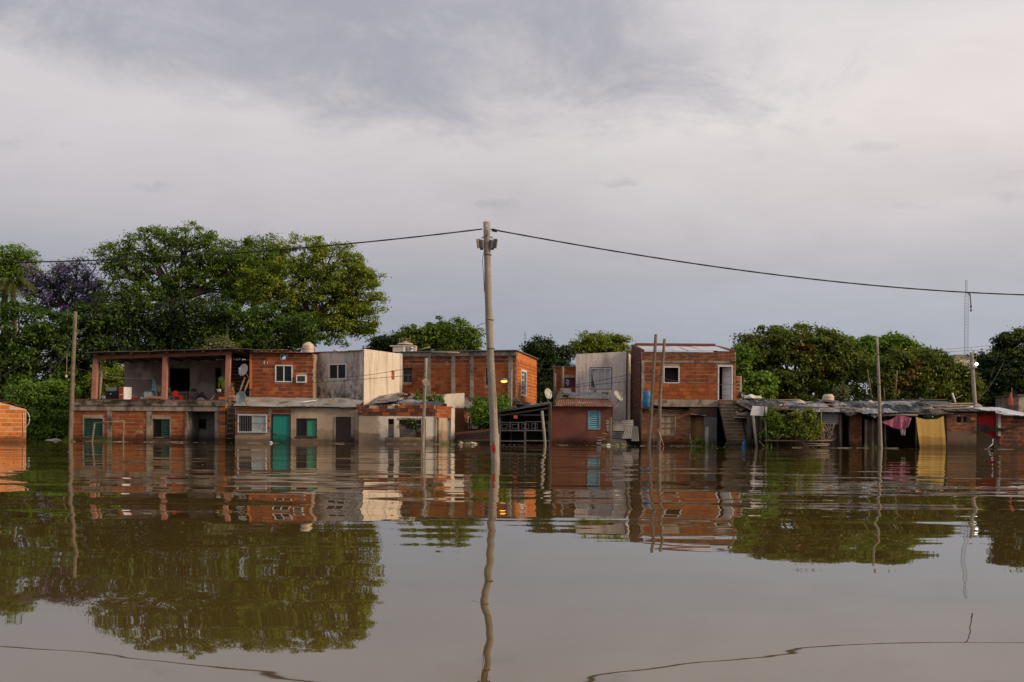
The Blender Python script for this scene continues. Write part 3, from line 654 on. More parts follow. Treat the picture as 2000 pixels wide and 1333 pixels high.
# ---- things on the terrace
def onT(px, py, d): return W.at(W.uv(px,py,d)[0], zt-.02, d)
def cyl(name, m, c, r, h, parent=None, n=14, r2=None): return MB().lathe(c, [(r,0),(r2 or r,h)], n).build(name, M[m], parent, smooth=False)
c = onT(220.5,778,-1.0); t = thing('oven', 'dark grey appliance with a glass front at the left end of the terrace', 'appliance', c)
bx('body', 'darkgrey', c+Vector((0,0,.36)), (.60,.5,.70), t); bx('top_panel', 'metal_grey', c+Vector((0,-.256,.60)), (.56,.012,.20), t); bx('door', 'glass', c+Vector((0,-.256,.27)), (.56,.012,.42), t); bx('handle', 'white', c+Vector((.0,-.28,.34)), (.07,.03,.05), t)
c = onT(244.5,779,-.45); t = thing('carton', 'orange and white cardboard box standing at the terrace edge', 'box', c)
qa, qb, qc = onT(232,779,-.55), onT(241.5,779,-.35), onT(257,779,-.6); qd = qa+qc-qb
MB().prism([qa,qb,qc,qd],(0,0,.70)).build('box_body', M['white'], t); nrm_ = (qb-qa).cross(Vector((0,0,1))).normalized()*.012
MB().prism([qa.lerp(qb,.03)+nrm_*.2,qb.lerp(qa,.02)+nrm_*.2,qb.lerp(qa,.02)+nrm_,qa.lerp(qb,.03)+nrm_],(0,0,.69)).build('printed_side', M['orangebox'], t)
MB().prism([qa.lerp(qb,.2)+nrm_*1.1+Vector((0,0,.26)),qb.lerp(qa,.1)+nrm_*1.1+Vector((0,0,.29)),qb.lerp(qa,.1)+nrm_*1.1+Vector((0,0,.34)),qa.lerp(qb,.2)+nrm_*1.1+Vector((0,0,.32))],nrm_*.3).build('print_line', M['white'], t)
c = onT(203,779,-.8); tag(MB().lathe(c,[(.12,0),(.16,.08),(.15,.2),(.08,.25)],12).build('bucket', M['metal_grey'], None, True), 'small grey bucket left of the dark appliance', 'bucket')
# towel on a clothes line
pA, pB, pC = W.at(u(190,733),ztop(W,190,733),-.4), W.at(u(266,736),ztop(W,266,736),-2.2), W2.at(ub(298),ztop(W2,298,712),.02)
tag(rod('clothes_line', 'white', [pA, pA.lerp(pB,.5)-Vector((0,0,.06)), pB, pC], .012), 'thin pale clothes line stretched across the left terrace bay', 'clothes line')
def towel(a, v):
    ww = .10+.14*v; return pB+Vector(((a-.5)*ww*1.5+.04*math.sin(3*v), .05*math.sin(a*14)-.02, -.03-v*.86))
tag(MB().grid(towel,12,10).build('towel', M['bluegrey'], None, True), 'pale blue towel hanging from the terrace clothes line', 'towel')
c = onT(291,778,-1.8); t = thing('plastic_crate', 'white and blue crate behind the tan mattress', 'crate', c); bx('crate_body', 'white', c+Vector((0,0,.25)), (.42,.35,.5), t); bx('lid', 'blue', c+Vector((.02,0,.53)), (.46,.38,.06), t)
mt = lambda a,v: onT(280,778,-.6)+Vector((a*1.45, v*.7, .10+.14*math.sin(a*math.pi)+.02*math.sin(a*9)))
m_ = MB(); m_.grid(mt,14,5); m_.grid(lambda a,v: mt(a,v)-Vector((0,0,.12)),14,5); m_.grid(lambda a,v: mt(a,0)-Vector((0,0,.12*v)),14,2)
tag(m_.build('mattress', M['tan'], None, True), 'bowed tan foam mattress lying on the terrace floor', 'mattress')
c = onT(352,778,-3.0); t = thing('table', 'long grey table under the terrace window', 'table', c)
bx('table_top', 'metal_grey', c+Vector((0,0,.52)), (2.5,.7,.05), t)
for sx_ in (-1.1,.35,1.1):
    for sy_ in (-.28,.28): bx('leg', 'wood_dark', c+Vector((sx_,sy_,.25)), (.06,.06,.5), t)
for nm,px,m_,d_,lab,cat in (('bucket',313,'yellowthing',(.26,.22,.24),'yellow tub on the table left of the middle post','tub'),('bottle',331,'yellowthing',(.14,.14,.22),'small yellow bottle on the table right of the middle post','bottle'),('cooking_pot',378,'darkgrey',(.34,.3,.2),'dark box shaped pot on the right end of the table','pot')):
    q = onT(px,760,-3.0)+Vector((0,0,.545)); tag(MB().lathe(q,[(d_[0]*.42,0),(d_[0]*.5,d_[2]*.8),(d_[0]*.35,d_[2])],10).build(nm, M[m_]), lab, cat)
c = onT(333,778,-.9); t = thing('basin', 'blue plastic tub beside the red chair', 'tub', c); MB().lathe(c+Vector((0,0,.06)),[(.16,0),(.22,.16),(.20,.16),(.15,.03)],14).build('tub_body', M['blue'], t); bx('stand', 'white', c+Vector((0,0,.03)), (.3,.3,.06), t)
c = onT(346,779,-.7); t = thing('child_chair', 'small bright red plastic chair on the terrace', 'chair', c)
bx('seat', 'red', c+Vector((.04,0,.24)), (.42,.34,.04), t)
MB().prism([c+Vector((-.16+.15*math.cos(a)+.02, .12, .38+.17*math.sin(a))) for a in np.linspace(0,2*math.pi,14)[:-1]], (0,.04,0)).build('backrest', M['red'], t)
for sx_ in (-.14,.22):
    for sy_ in (-.13,.13): bx('leg', 'red', c+Vector((sx_,sy_,.11)), (.045,.045,.22), t)
def heap(name, label, cat, c, r, h, m, seed, sub=2):
    import bmesh
    bm = bmesh.new(); bmesh.ops.create_icosphere(bm, subdivisions=sub, radius=1); rd = random.Random(seed)
    ph = [(rd.uniform(0,6),rd.uniform(1.5,4)) for _ in range(6)]
    for v in bm.verts:
        k = 1+.16*math.sin(v.co.x*ph[0][1]*2+ph[0][0])+.14*math.sin(v.co.y*ph[1][1]*2+ph[1][0])+.12*math.sin(v.co.z*ph[2][1]*3+ph[2][0])+rd.uniform(-.07,.07)
        v.co = Vector((v.co.x*r[0]*k, v.co.y*r[1]*k, max(-.05,v.co.z)*h*k))
    me = bpy.data.meshes.new(name); bm.to_mesh(me); bm.free(); me.materials.append(M[m])
    o = bpy.data.objects.new(name, me); C.objects.link(o); o.location = c; WORLD[o.name] = Vector(c)
    return tag(o, label, cat)
heap('clothes_pile', 'dark bundle of clothes against the terrace rear wall', 'clothes', onT(394,778,-1.6), (.28,.25), .36, 'blackcloth', 3)
heap('clothes_pile', 'grey rumpled cloth heap in front of the dark clothes bundle', 'clothes', onT(393,779,-1.0), (.34,.2), .13, 'tarp_grey', 4)
heap('clothes_pile', 'dark red crumpled cloth next to the orange box', 'clothes', onT(263,779,-.7), (.24,.2), .16, 'redcloth', 5)
heap('clothes_pile', 'grey cloth lump at the left end of the tan mattress', 'clothes', onT(277,779,-.5), (.14,.14), .18, 'tarp_grey', 6)
tag(MB().hexa([onT(409,779,-.5),onT(409,779,-.5)+Vector((.1,0,0)),onT(409,779,-.5)+Vector((.1,.06,0)),onT(409,779,-.5)+Vector((0,.06,0)),onT(421,779,-.9)+Vector((0,0,.42)),onT(421,779,-.9)+Vector((.07,0,.45)),onT(421,779,-.9)+Vector((.07,.06,.45)),onT(421,779,-.9)+Vector((0,.06,.42))]).build('board', M['stone']), 'pale board leaning by the potted plants', 'board')
# plant stand with pots
c = onT(431,779,-.75); t = thing('plant_stand', 'dark brick plinth carrying pots on the terrace corner', 'plinth', c)
for i in range(5): bx('brick', 'brick_old', c+Vector((.02*(-1)**i,0,.045+i*.09)), (.52,.34,.08), t)
def potplant(label, c, m, pot, n, h, spread, seed, broad=False):
    t = thing('potted_plant', label, 'plant', c); MB().lathe(c,[(.09,0),(.13,.16),(.12,.16),(.1,.1)],10).build('pot', M[pot], t)
    rd = random.Random(seed); mb = MB()
    for i in range(n):
        a = rd.uniform(0,6.28); s = rd.uniform(.2,1)*spread; hh = h*rd.uniform(.6,1); w_ = .05 if broad else .022
        d = Vector((math.cos(a),math.sin(a)*.6,0)); p0 = c+Vector((0,0,.14)); p1 = p0+d*s*.4+Vector((0,0,hh*.7)); p2 = p0+d*s+Vector((0,0,hh))
        q = Vector((-d.y,d.x,0)).normalized()*w_ if not broad else Vector((w_,0,w_))
        mb.add([p0-q*.5,p0+q*.5,p1+q,p1-q,p2], [(0,1,2,3),(3,2,4)])
    mb.build('leaves', M[m], t); return t
z5 = Vector((0,0,.47))
potplant('spiky yellow green plant in a white pot on the plinth', onT(427.5,770,-.8)+z5, 'leaf_yellow', 'white', 26, .52, .22, 1)
potplant('leafy green plant half hidden by the right terrace post', onT(436,770,-.55)+z5, 'leaf_bright', 'darkgrey', 40, .75, .32, 2, True)
potplant('broad leaved plant on the brick ledge right of the terrace post', onT(452.5,779,-.9)+Vector((0,0,.60)), 'leaf_yellow', 'stone', 40, .30, .28, 4, True)
c = onT(452,779,-.9); t = thing('brick_ledge', 'stack of pale broken bricks behind the ladder top', 'bricks', c)
for i in range(6): bx('brick', 'brick_bright' if i%2 else 'stone', c+Vector((random.uniform(-.06,.06),0,.05+i*.1)), (.34,.3,.085), t, random.uniform(-.2,.2))
dish('white satellite dish on the dark brick wall above the green one', 477,724, 51.6, .33, (-.55,-.8,.25), mast=[(483,735,52.0),(487,740,53.15)])
dish('grey green satellite dish standing on the low roof edge', 471,777.5, 50.75, .32, (-.25,-.93,.22), 'dish_green', mast=[(480,783,50.9),(482,792,50.95)])
for (a,b,lab) in (((477,766),(486,742),'thick plank leaning on the brick corner behind the green dish'),((468,765),(478,738),'thin pole leaning on the brick corner left of the thick plank')):
    tag(rod('leaning_pole', 'wood', [P(*a,51.9),P(*b,52.6)], .05 if 'plank' in lab else .03), lab, 'pole')
# ladder
a0,a1,b0,b1 = P(439,866,51.9), P(447,783,52.15), P(453,866,51.9), P(459.5,783,52.15); a0.z = b0.z = -1.0
t = thing('ladder', 'dark wooden ladder leaning on the brick pier', 'ladder', (a0+b0)/2)
rod('rail', 'wood_dark', [a0, a1+(a1-a0)*.05], .045, t); rod('rail', 'wood_dark', [b0, b1+(b1-b0)*.05], .045, t)
for i in range(12):
    f = (i+.5)/12; rod('rung', 'wood', [a0.lerp(a1,f), b0.lerp(b1,f)], .028, t)
# ---- orange upper house
W = Wall((487,53.2),(612,53.2)); t = OU = thing('brick_upper_house', 'orange brick upper storey with one white window and wall air conditioner', 'house', W.at(W.L/2,0))
zt2 = ztop(W,550,691); wn = W.R(537.5,713.5,571.5,747); vent = W.R(549.5,695,558,702.5); aco = W.R(580,733.5,599,748)
wallpart(W, t, 0, W.L-.005, -1.3, zt2, 'mortar_dark', holes=[wn,vent,aco]); body(t, W, 4.5, -1.3, zt2, 'mortar_dark')
bricks(W, t, [(.05,W.L-.03,ztop(W,550,779),zt2)], [wn,ex(vent,.05),ex(aco,.02)], key='brick_red', j=.036, alt='brick', altp=.35)
slider(W, t, wn, d=.03); f = MB(); e = ex(vent,.05); W.box(f,e[0],e[1],vent[3],e[3],-.1,.05); W.box(f,e[0],e[1],e[2],vent[2],-.1,.05); W.box(f,e[0],vent[0],vent[2],vent[3],-.1,.05); W.box(f,vent[1],e[1],vent[2],vent[3],-.1,.05); f.build('vent_frame', M['concrete'], t)
piece(W, t, 'corner_pilaster', 'brick_bright', 0, .12, ztop(W,490,760), zt2, -.1, .06)
def paintmark(W, pts, lab):
    return None
for (a,b,c_,d_) in ((515.5,705,517,711),(522,707,523,711)): piece(W, t, 'paint_mark', 'white', *W.R(a,b,c_,d_), .0, .042)
corr('roof_sheet', 'rust', t, W.at(-.3,zt2+.06,.32), W.at(W.L+.05,zt2+.04,.32), W.at(W.L+.05,zt2+.36,-4.6), W.at(-.3,zt2+.40,-4.6), sheets=4)
corr('roof_sheet', 'rust', t, W.at(.0,zt2+.17,.1), W.at(W.L*.6,zt2+.19,.1), W.at(W.L*.6,zt2+.42,-3), W.at(.0,zt2+.42,-3), sheets=2)
piece(W, t, 'fascia', 'brick_old', .6, W.L*.9, zt2-.0, zt2+.05, -.1, .12)
tt = thing('air_conditioner', 'white wall air conditioner right of the white upper window', 'air conditioner', W.at((aco[0]+aco[1])/2,aco[2],.1))
f = MB(); W.box(f,aco[0],aco[1],aco[3]-.05,aco[3],-.2,.2); W.box(f,aco[0],aco[1],aco[2],aco[2]+.05,-.2,.2); W.box(f,aco[0],aco[0]+.05,aco[2]+.05,aco[3]-.05,-.2,.2); W.box(f,aco[1]-.05,aco[1],aco[2]+.05,aco[3]-.05,-.2,.2); f.build('casing', M['white'], tt)
piece(W, tt, 'front_grille', 'metal_dark', aco[0]+.05,aco[1]-.05,aco[2]+.05,aco[3]-.05,-.2,.17)
for i in range(5): piece(W, tt, 'grille_bar', 'darkgrey', aco[0]+.05,aco[1]-.05,aco[2]+.07+i*.055,aco[2]+.08+i*.055,.17,.18)
c = P(602,686,54.6); c.z = zt2+.12; R0 = 11.8/ppm(54.6)
t = thing('water_tank', 'cream round water tank on the rusty roof above the orange storey', 'water tank', c)
MB().lathe(c,[(R0*.97,0),(R0,.03),(R0,.15),(R0*.97,.17),(R0,.19),(R0,.32),(R0*.97,.34),(R0,.36),(R0*.95,.43),(R0*.7,.54),(R0*.45,.57)],20).build('tank_body', M['cream_plastic'], t, True); MB().lathe(c+Vector((0,0,.57)),[(R0*.45,0),(R0*.43,.05)],14).build('lid', M['cream_plastic'], t); bx('label_plate', 'darkgrey', c+Vector((-.24,-R0*.86,.25)), (.09,.02,.05), t, -.5)
# ---- low plastered house
W = WL = Wall((459,51),(702,51)); t = LH = thing('low_plaster_house', 'low flooded house with teal door and corrugated lean-to roof', 'house', W.at(W.L/2,0))
ze = ztop(W,560,796); wa = W.R(464.5,810,521.5,845.5); dt = W.R(531.5,811,566,869); wb = W.R(578,817.5,619,853.5); db = W.R(655.5,814.5,685.5,870)
for q in (dt,db): pass
dt = (dt[0],dt[1],-1.2,dt[3]); db = (db[0],db[1],-1.2,db[3])
wallpart(W, t, 0, W.L, -1.3, ze, 'plaster_beige', holes=[wa,dt,wb,db]); body(t, W, 2.1, -1.3, ze, 'plaster_beige', sides='LR')
ul = lambda px: WL.uv(px,830)[0]
bricks(W, t, [(ul(460),ul(524),ztop(W,500,808.5),ze-.03),(ul(531),ul(569),ztop(W,550,809.5),ztop(W,550,800))], [], key='brick', j=.03, d1=.022, alt='common', altp=.4)
bricks(W, t, [(ul(522.5),ul(527),ztop(W,500,838),ztop(W,500,810)),(0,ul(464),ztop(W,500,850),ztop(W,500,809))], key='brick', j=.03, d1=.018, alt='brick_old', altp=.4)
fw = slider(W, t, wa, fw=.06, panes=('glass','paleblue'), d=.02)
for i in range(13):
    x = wa[0]+.05+(wa[1]-wa[0]-.1)*i/12; piece(W, fw, 'grille_bar', 'metal_grey', x-.005, x+.005, wa[2]-.02, wa[3]+.0, .06, .075)
for zz in (wa[2]-.02, (wa[2]+wa[3])/2): piece(W, fw, 'grille_rail', 'metal_dark', wa[0], wa[1], zz, zz+.02, .076, .088)
nq = W.R(508,828,519,836); nt_ = piece(W, fw, 'notice', 'white', *nq, -.02, -.012)
mb = MB()
for i in range(2):
    for j in range(4):
        x0_, x1_ = nq[0]+.03+j*.065, nq[0]+.075+j*.065; z0_ = nq[2]+.05+i*.08
        W.box(mb,x0_,x1_,z0_,z0_+.045,-.012,-.010)
mb.build('red_lettering', M['red'], fw)
f = MB(); e = ex(dt,.05); W.box(f,e[0],e[1],dt[3],e[3],-.12,.02); W.box(f,e[0],dt[0],-1.2,dt[3],-.12,.02); W.box(f,dt[1],e[1],-1.2,dt[3],-.12,.02); f.build('door_frame', M['browndoor'], t)
dr = piece(W, t, 'door', 'teal', dt[0]+.02, dt[1]-.01, -1.2, dt[3]-.015, -.10, -.05)
for (za,zb_) in ((ztop(W,550,852),ztop(W,550,849.5)),(.03,.10),(dt[3]-.06,dt[3]-.03)): piece(W, dr, 'door_rail', 'teal', dt[0]+.03, dt[1]-.02, za, zb_, -.05, -.035)
piece(W, dr, 'lock', 'metal_dark', dt[0]+.06, dt[0]+.25, ztop(W,540,850), ztop(W,540,847), -.05, -.02)
slider(W, t, wb, 'metal_dark', .05, 1, ('glass','greencurtain'), d=-.06); piece(W, t, 'sill', 'browndoor', wb[0]-.04, wb[1]+.04, wb[2]-.05, wb[2]-.002, -.1, .05)
db_ = piece(W, t, 'door', 'browndoor', db[0]+.01, db[1]-.01, -1.2, db[3]-.01, -.12, -.06); f = MB()
for a in (.06,.44):
    for z_ in (-.0,.72): W.box(f, db[0]+a, db[0]+a+.28, z_+.1, z_+.62, -.06, -.045)
f.build('door_panel', M['browndoor'], db_)
piece(W, t, 'door_surround', 'concrete', db[1]+.002, db[1]+.16, -1.2, db[3], -.1, .035); piece(W, t, 'door_surround', 'concrete', db[0]-.09, db[0]-.002, -1.2, db[3], -.1, .03); piece(W, t, 'door_surround', 'plaster_beige', dt[1]+.06, dt[1]+.25, -1.2, dt[3]-.05, -.1, .03)
zr_ = ztop(W.off(-2.2),560,778,0)
corr('roof_sheet', 'zinc', t, W.at(-.05,ze+.05,.3), W.at(W.L-.05,ze+.02,.3), W.at(W.L-.05,zr_,-2.25), W.at(-.05,zr_+.06,-2.25), sheets=7, seg=4)
piece(W, t, 'wall_plate', 'wood_dark', 0, W.L, ze+.002, ze+.03, -.2, .1)
for i,(a,b,c_,d_,m_) in enumerate(((590,786,615,783,'white'),(633,790,648,784,'wood_tan'),(640,790,652,785,'wood_tan'),(545,787,565,786,'wood_dark'))):
    q0, q1 = P(a,b,51.2), P(c_,d_,52.2); tag(MB().hexa([q0,q0+Vector((.1,0,0)),q1+Vector((.1,0,0)),q1,q0+Vector((0,0,.04)),q0+Vector((.1,0,.04)),q1+Vector((.1,0,.04)),q1+Vector((0,0,.04))]).build('board', M[m_]), ['white batten lying on the lean-to roof','left tan plank lying on the lean-to roof','right tan plank lying on the lean-to roof beside the first','dark flat plank on the lean-to roof below the orange storey'][i], 'plank')
# ---- grey white upper house with two visible faces
W = Wall((612,54.4),(710,52.8)); Wc = Wall((710,52.8),(785,55.2)); t = WH = thing('stained_house', 'two storey house with mould streaked front and sunlit cream side wall', 'house', W.at(W.L/2,0))
zt3 = ztop(W,710,684); wn = W.R(642.5,711,677,741.5); zl_ = ztop(W,612,690)
wallpart(W, t, .0, W.L, -1.3, zl_, 'mould', zt3, holes=[wn]); slider(W, t, wn, d=.01)
bq = Wc.R(764.5,724,770.5,742)
wallpart(Wc, t, .002, Wc.L, -1.3, zt3+.06, 'cream_wall', zt3-.02, holes=[bq])
for i in range(3): piece(Wc, t, 'exposed_brick', 'brick', bq[0]+.01, bq[1]-.01, bq[2]+i*(bq[3]-bq[2])/3, bq[2]+(i+.9)*(bq[3]-bq[2])/3, -.2, -.02)
D = Wc.B - Wc.A; D2 = W.A + D
mb = MB(); A3 = Vector((W.A.x,W.A.y)); W3 = Wall.xy(Wc.B, D2); W4 = Wall.xy(D2, W.A)
wallpart(W3, t, 0, W3.L, -1.3, zt3-.02, 'mould', zl_); wallpart(W4, t, 0, W4.L-.22, -1.3, zl_, 'mould')
mb = MB(); q = [W.at(-.12,zl_+.03,.12), W.at(W.L-.1,zt3-.02,.12), Vector((Wc.B.x-.3,Wc.B.y,zt3-.12)), Vector((D2.x,D2.y,zl_+.05))]
corr('roof_sheet', 'rust', t, *q, sheets=4)
tag(rod('vent_pipe', 'white', [P(652,684,55.4),P(662,687,54.9)], .05), 'white pipe lying on the rusty roof of the stained house', 'pipe')
# ---- ruined house with broken roof
W = Wall((700,50.6),(852,50.6)); Ws = Wall((852,50.6),(888,52.6)); t = RU = thing('ruined_house', 'half ruined white house with open window and brick band', 'house', W.at(W.L/2,0))
ur0 = lambda px: W.uv(px,850)[0]
zc_ = ztop(W,780,812.5); h1, h2, h3 = W.R(757.5,818.5,769.5,855), W.R(779,820,823,855), W.R(829,818.5,831.5,856)
wallpart(W, t, .02, W.L, -1.3, zc_, 'ruin_plaster', holes=[h1,h2,h3])
piece(W, t, 'mud_plinth', 'plaster_beige', ur0(752), ur0(832), -1.3, h1[2]-.0, -.1, .028)
ur = lambda px: W.uv(px,800)[0]
wallpart(W, t, .3, W.L, zc_, ztop(W,780,793), 'mortar', d=-.03, th=.15)
bricks(W, t, [(ur(698.5),ur(851),zc_,zc_+.19*2)], key='brick_old', bl=.36, bh=.19, j=.025, d0=-.15, d1=.03, alt='brick', altp=.35)
for a,b in ((696,709),(711,721),(740,757),(771,777),(779,848)): bricks(W, t, [(ur(a),ur(b),zc_+.385,zc_+.56)], key='brick_old', bl=.36, bh=.18, j=.025, d0=-.15, d1=.03, alt='brick_bright', altp=.3)
piece(W, t, 'lintel', 'concrete', ur(779)-.05, ur(823)+.1, h2[3], h2[3]+.09, -.2, .03)
piece(W, t, 'column', 'concrete', ur(850), W.L-.003, -1.3, zc_, -.2, .035)
Wi = W.off(-1.9); zz = Wi.uv(800,829)[1]
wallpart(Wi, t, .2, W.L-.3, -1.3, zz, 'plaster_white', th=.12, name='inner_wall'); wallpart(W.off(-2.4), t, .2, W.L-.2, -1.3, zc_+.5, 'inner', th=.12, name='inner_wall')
piece(Wi, t, 'inner_panel', 'beamred', Wi.uv(813,840)[0], Wi.uv(824,840)[0], -.5, Wi.uv(815,843)[1], .0, .05)
us = lambda px: Ws.uv(px,830)[0]
sb = Ws.uv(865,817)[1]
piece(Ws, t, 'column', 'plaster_beige', us(856.5), us(873), -1.3, sb, -.3, .03); piece(Ws, t, 'column', 'plaster_white', us(879.5), us(886.5), -1.3, Ws.uv(882,798)[1], -.3, .05)
piece(Ws, t, 'metal_door', 'metal_grey', us(874), us(879), -1.3, Ws.uv(876,822)[1], -.12, -.06)
wallpart(Ws, t, 0.03, us(885), sb, Ws.uv(865,794)[1], 'mortar', th=.2, d=-.03)
bricks(Ws, t, [(.01, us(884), sb, Ws.uv(865,794)[1]+.03)], key='brick', bl=.36, bh=.19, j=.03, d0=-.1, d1=.01)
Wg = Wall((860,52.9),(907,54.2)); ug = lambda px: Wg.uv(px,780)[0]; zg0 = Wg.uv(880,797)[1]
wallpart(Wg, t, ug(860), ug(873), zg0+.2, Wg.uv(860,787)[1], 'plaster_white', Wg.uv(873,770)[1], name='gable'); wallpart(Wg, t, ug(873)+.001, ug(907), zg0, Wg.uv(873,770)[1], 'plaster_white', Wg.uv(907,768)[1], name='gable')
wallpart(Wg, t, ug(886), ug(907), -1.3, zg0-.002, 'common', name='gable_base'); wallpart(Wall((740,55.0),(862,55.0)), t, 0, 3.4, -1.3, P(800,770,55)[2], 'mortar_dark', name='rear_wall')
corr('roof_sheet', 'zinc_dark', t, P(726,788,51.2), P(790,786,51.2), P(800,771,54.2), P(745,771,54.2), sheets=4, jit=.08, seg=3)
corr('roof_sheet', 'zinc', t, P(736,785,52), P(785,783,52), P(800,769,54.4), P(765,769,54.4), sheets=3, jit=.05, seg=3)
corr('roof_sheet', 'zinc_dark', t, P(792,787,51.3), P(850,789,51.3), P(868,771,54.0), P(805,770,54.2), sheets=3, jit=.05, seg=3)
# ---- big back brick house
W = Wall((783,58.5),(1008,57)); Wc = Wall((1008,57),(1047,63)); t = BB = thing('large_brick_house', 'large orange brick house with concrete columns behind the ruined house', 'house', W.at(W.L/2,0))
zt4 = ztop(W,900,688); zb4 = ztop(W,900,696); zlo = ztop(W,900,776); w1, w2 = W.R(787,718.5,805,747), W.R(948.5,719,958,752)
wallpart(W, t, 0, W.L, -1.3, zb4, 'mortar_dark', holes=[w1,w2])
uB = lambda px: W.uv(px,740)[0]
cols = ((833,841),(881.5,889),(918.5,925),(993,1001))
for a,b in zip([785]+[c_[1] for c_ in cols], [c_[0] for c_ in cols]+[1008]): bricks(W, t, [(uB(a)+.01,uB(b)-.01,zb4-.42,zb4)], [w1,w2], key='brick_red', j=.035, alt='brick_old', altp=.3), bricks(W, t, [(uB(a)+.01,uB(b)-.01,zlo,zb4-.425)], [w1,w2], key='brick', j=.028, alt='brick_red', altp=.06 if a > 785 else .5)
for a,b in cols: piece(W, t, 'column', 'concrete', uB(a), uB(b), zlo-.2, zb4, -.1, .06)
piece(W, t, 'roof_beam', 'concrete', 0, W.L, zb4+.001, zt4, -.3, .09)
for r in (w1,w2):
    o = piece(W, t, 'window', 'metal_dark', r[0], r[1], r[2], r[3], -.22, -.14)
    piece(W, o, 'frame_rail', 'metal_grey', r[0], r[1], (r[2]+r[3])/2-.02, (r[2]+r[3])/2+.02, -.14, -.11); piece(W, o, 'frame_stile', 'metal_grey', (r[0]+r[1])/2-.02, (r[0]+r[1])/2+.02, r[2], (r[2]+r[3])/2-.02, -.14, -.11)
ws = Wc.R(1017,723,1027.5,775); zs1, zs2 = zt4, ztop(Wc,1047,703)
wallpart(Wc, t, .002, Wc.L, zlo-.2, zs1, 'brick_bright', zs2, holes=[ws])  # side brick brighter than the front; its sunlight is put into the colour
bricks(Wc, t, [(.06, Wc.L-.05, zlo-.1, zs1)], [ex(ws,.08)], key='brick_bright', j=.03, d0=-.02, d1=.03, stuff=True, topfn=lambda q: zs1-.25+(zs2-zs1)*q/Wc.L)
sw = slider(Wc, t, ws, 'white', .12, 1, d=.03)
for i in range(1,5): piece(Wc, sw, 'glazing_bar', 'white', ws[0]+.1, (ws[0]+ws[1])/2, ws[2]+(ws[3]-ws[2])*i/5-.03, ws[2]+(ws[3]-ws[2])*i/5+.03, -.02, .05)
piece(Wc, t, 'balcony_slab', 'slab', -.1, Wc.L+.1, zlo-.42, zlo-.202, -.3, .25); piece(W, t, 'floor_slab', 'slab', 0, W.L+.1, zlo-.40, zlo-.02, -.3, .12)
wallpart(Wc, t, .3, Wc.L-.3, -1.3, zlo-.43, 'brick_old', d=-.6); W3 = Wall.xy(Wc.B, W.A+(Wc.B-Wc.A)); W4 = Wall.xy(W3.B, W.A)
wallpart(W3, t, 0, W3.L, -1.3, zs2, 'mortar_dark'); wallpart(W4, t, .0, W4.L-.22, -1.3, zs2, 'mortar_dark', zt4)
mb = MB(); q = [W.at(0,zt4+.01,.2), W.at(W.L+.1,zt4+.03,.25), Vector((Wc.B.x+.15,Wc.B.y,zs2+.03)), Vector((W3.B.x,W3.B.y,zs2+.03))]
mb.hexa(q+[p+Vector((0,0,.05)) for p in q]).build('roof', M['zinc_dark'], t)
tag(rod('roof_batten', 'wood_tan', [P(843,688,57.6),P(897,689,57.4)], .04), 'tan batten lying along the front roof edge of the large brick house', 'batten')
# junk on its roof: white hut top, buckets, pole
c = P(791,687,59.5); t = thing('roof_tank_base', 'white concrete box on the roof of the large brick house', 'tank base', c)
bx('base_box', 'plaster_white', c+Vector((0,0,.10)), (1.35,.9,.32), t); bx('top_slab', 'plaster_white', c+Vector((-.08,0,.29)), (1.55,1.0,.07), t)
for i,(px,m_,lab) in enumerate(((788,'zinc_light','left grey bucket of the three in front of the white roof box'),(796,'stone','middle pale bucket of the three in front of the white roof box'),(803.5,'zinc_light','pale bucket with blue band in front of the white roof box'))):
    q = P(px,687.5,58.3); o = thing('bucket', lab, 'bucket', q, 'buckets on the brick house roof'); MB().lathe(q,[(.09,0),(.115,.27),(.10,.27),(.09,.05)],12).build('bucket_body', M[m_], o)
    if i == 2: MB().lathe(q+Vector((0,0,.13)),[(.107,0),(.113,.08)],12).build('band', M['blue'], o)
heap('debris_heap', 'tan rubble heap on top of the white roof box', 'rubble', P(791,673.5,59.5), (.45,.3), .16, 'wood_tan', 8)
t = thing('bed_frame', 'rusted metal frame standing on the white roof box', 'frame', P(788,672,59.6))
for a,b in (((780,672),(780,661)),((801,672),(801,655)),((780,663),(801,662)),((780,667),(801,667)),((787,672),(787,662)),((794,672),(794,662))): rod('rod', 'wood', [P(*a,59.6),P(*b,59.6)], .025, t, 5)
tag(rod('leaning_pole', 'wood_tan', [P(814,685,58.6),P(840,678,58.6)], .04), 'reddish pole leaning from the roof buckets to the right', 'pole')
# street lamp by the brick corner
q0, q1 = P(998,800,54.4), P(999,722,54.4); q0.z = -1.2
t = thing('street_lamp', 'lit orange street lamp in front of the brick house corner', 'street lamp', q0)
rod('post', 'metal_grey', [q0,q1], .06, t, 8); h = P(984.5,744,54.0)
rod('arm', 'metal_grey', [P(999,752,54.4),P(990,746,54.1),h+Vector((0,0,.04))], .02, t)
MB().lathe(h,[(.20,-.01),(.19,.04),(.12,.10),(.03,.12)],16).build('lamp_shade', M['metal_grey'], t, True); MB().lathe(h+Vector((0,0,-.10)),[(.02,0),(.13,.03),(.17,.085)],14).build('lens', M['lamp_warm'], t, True)
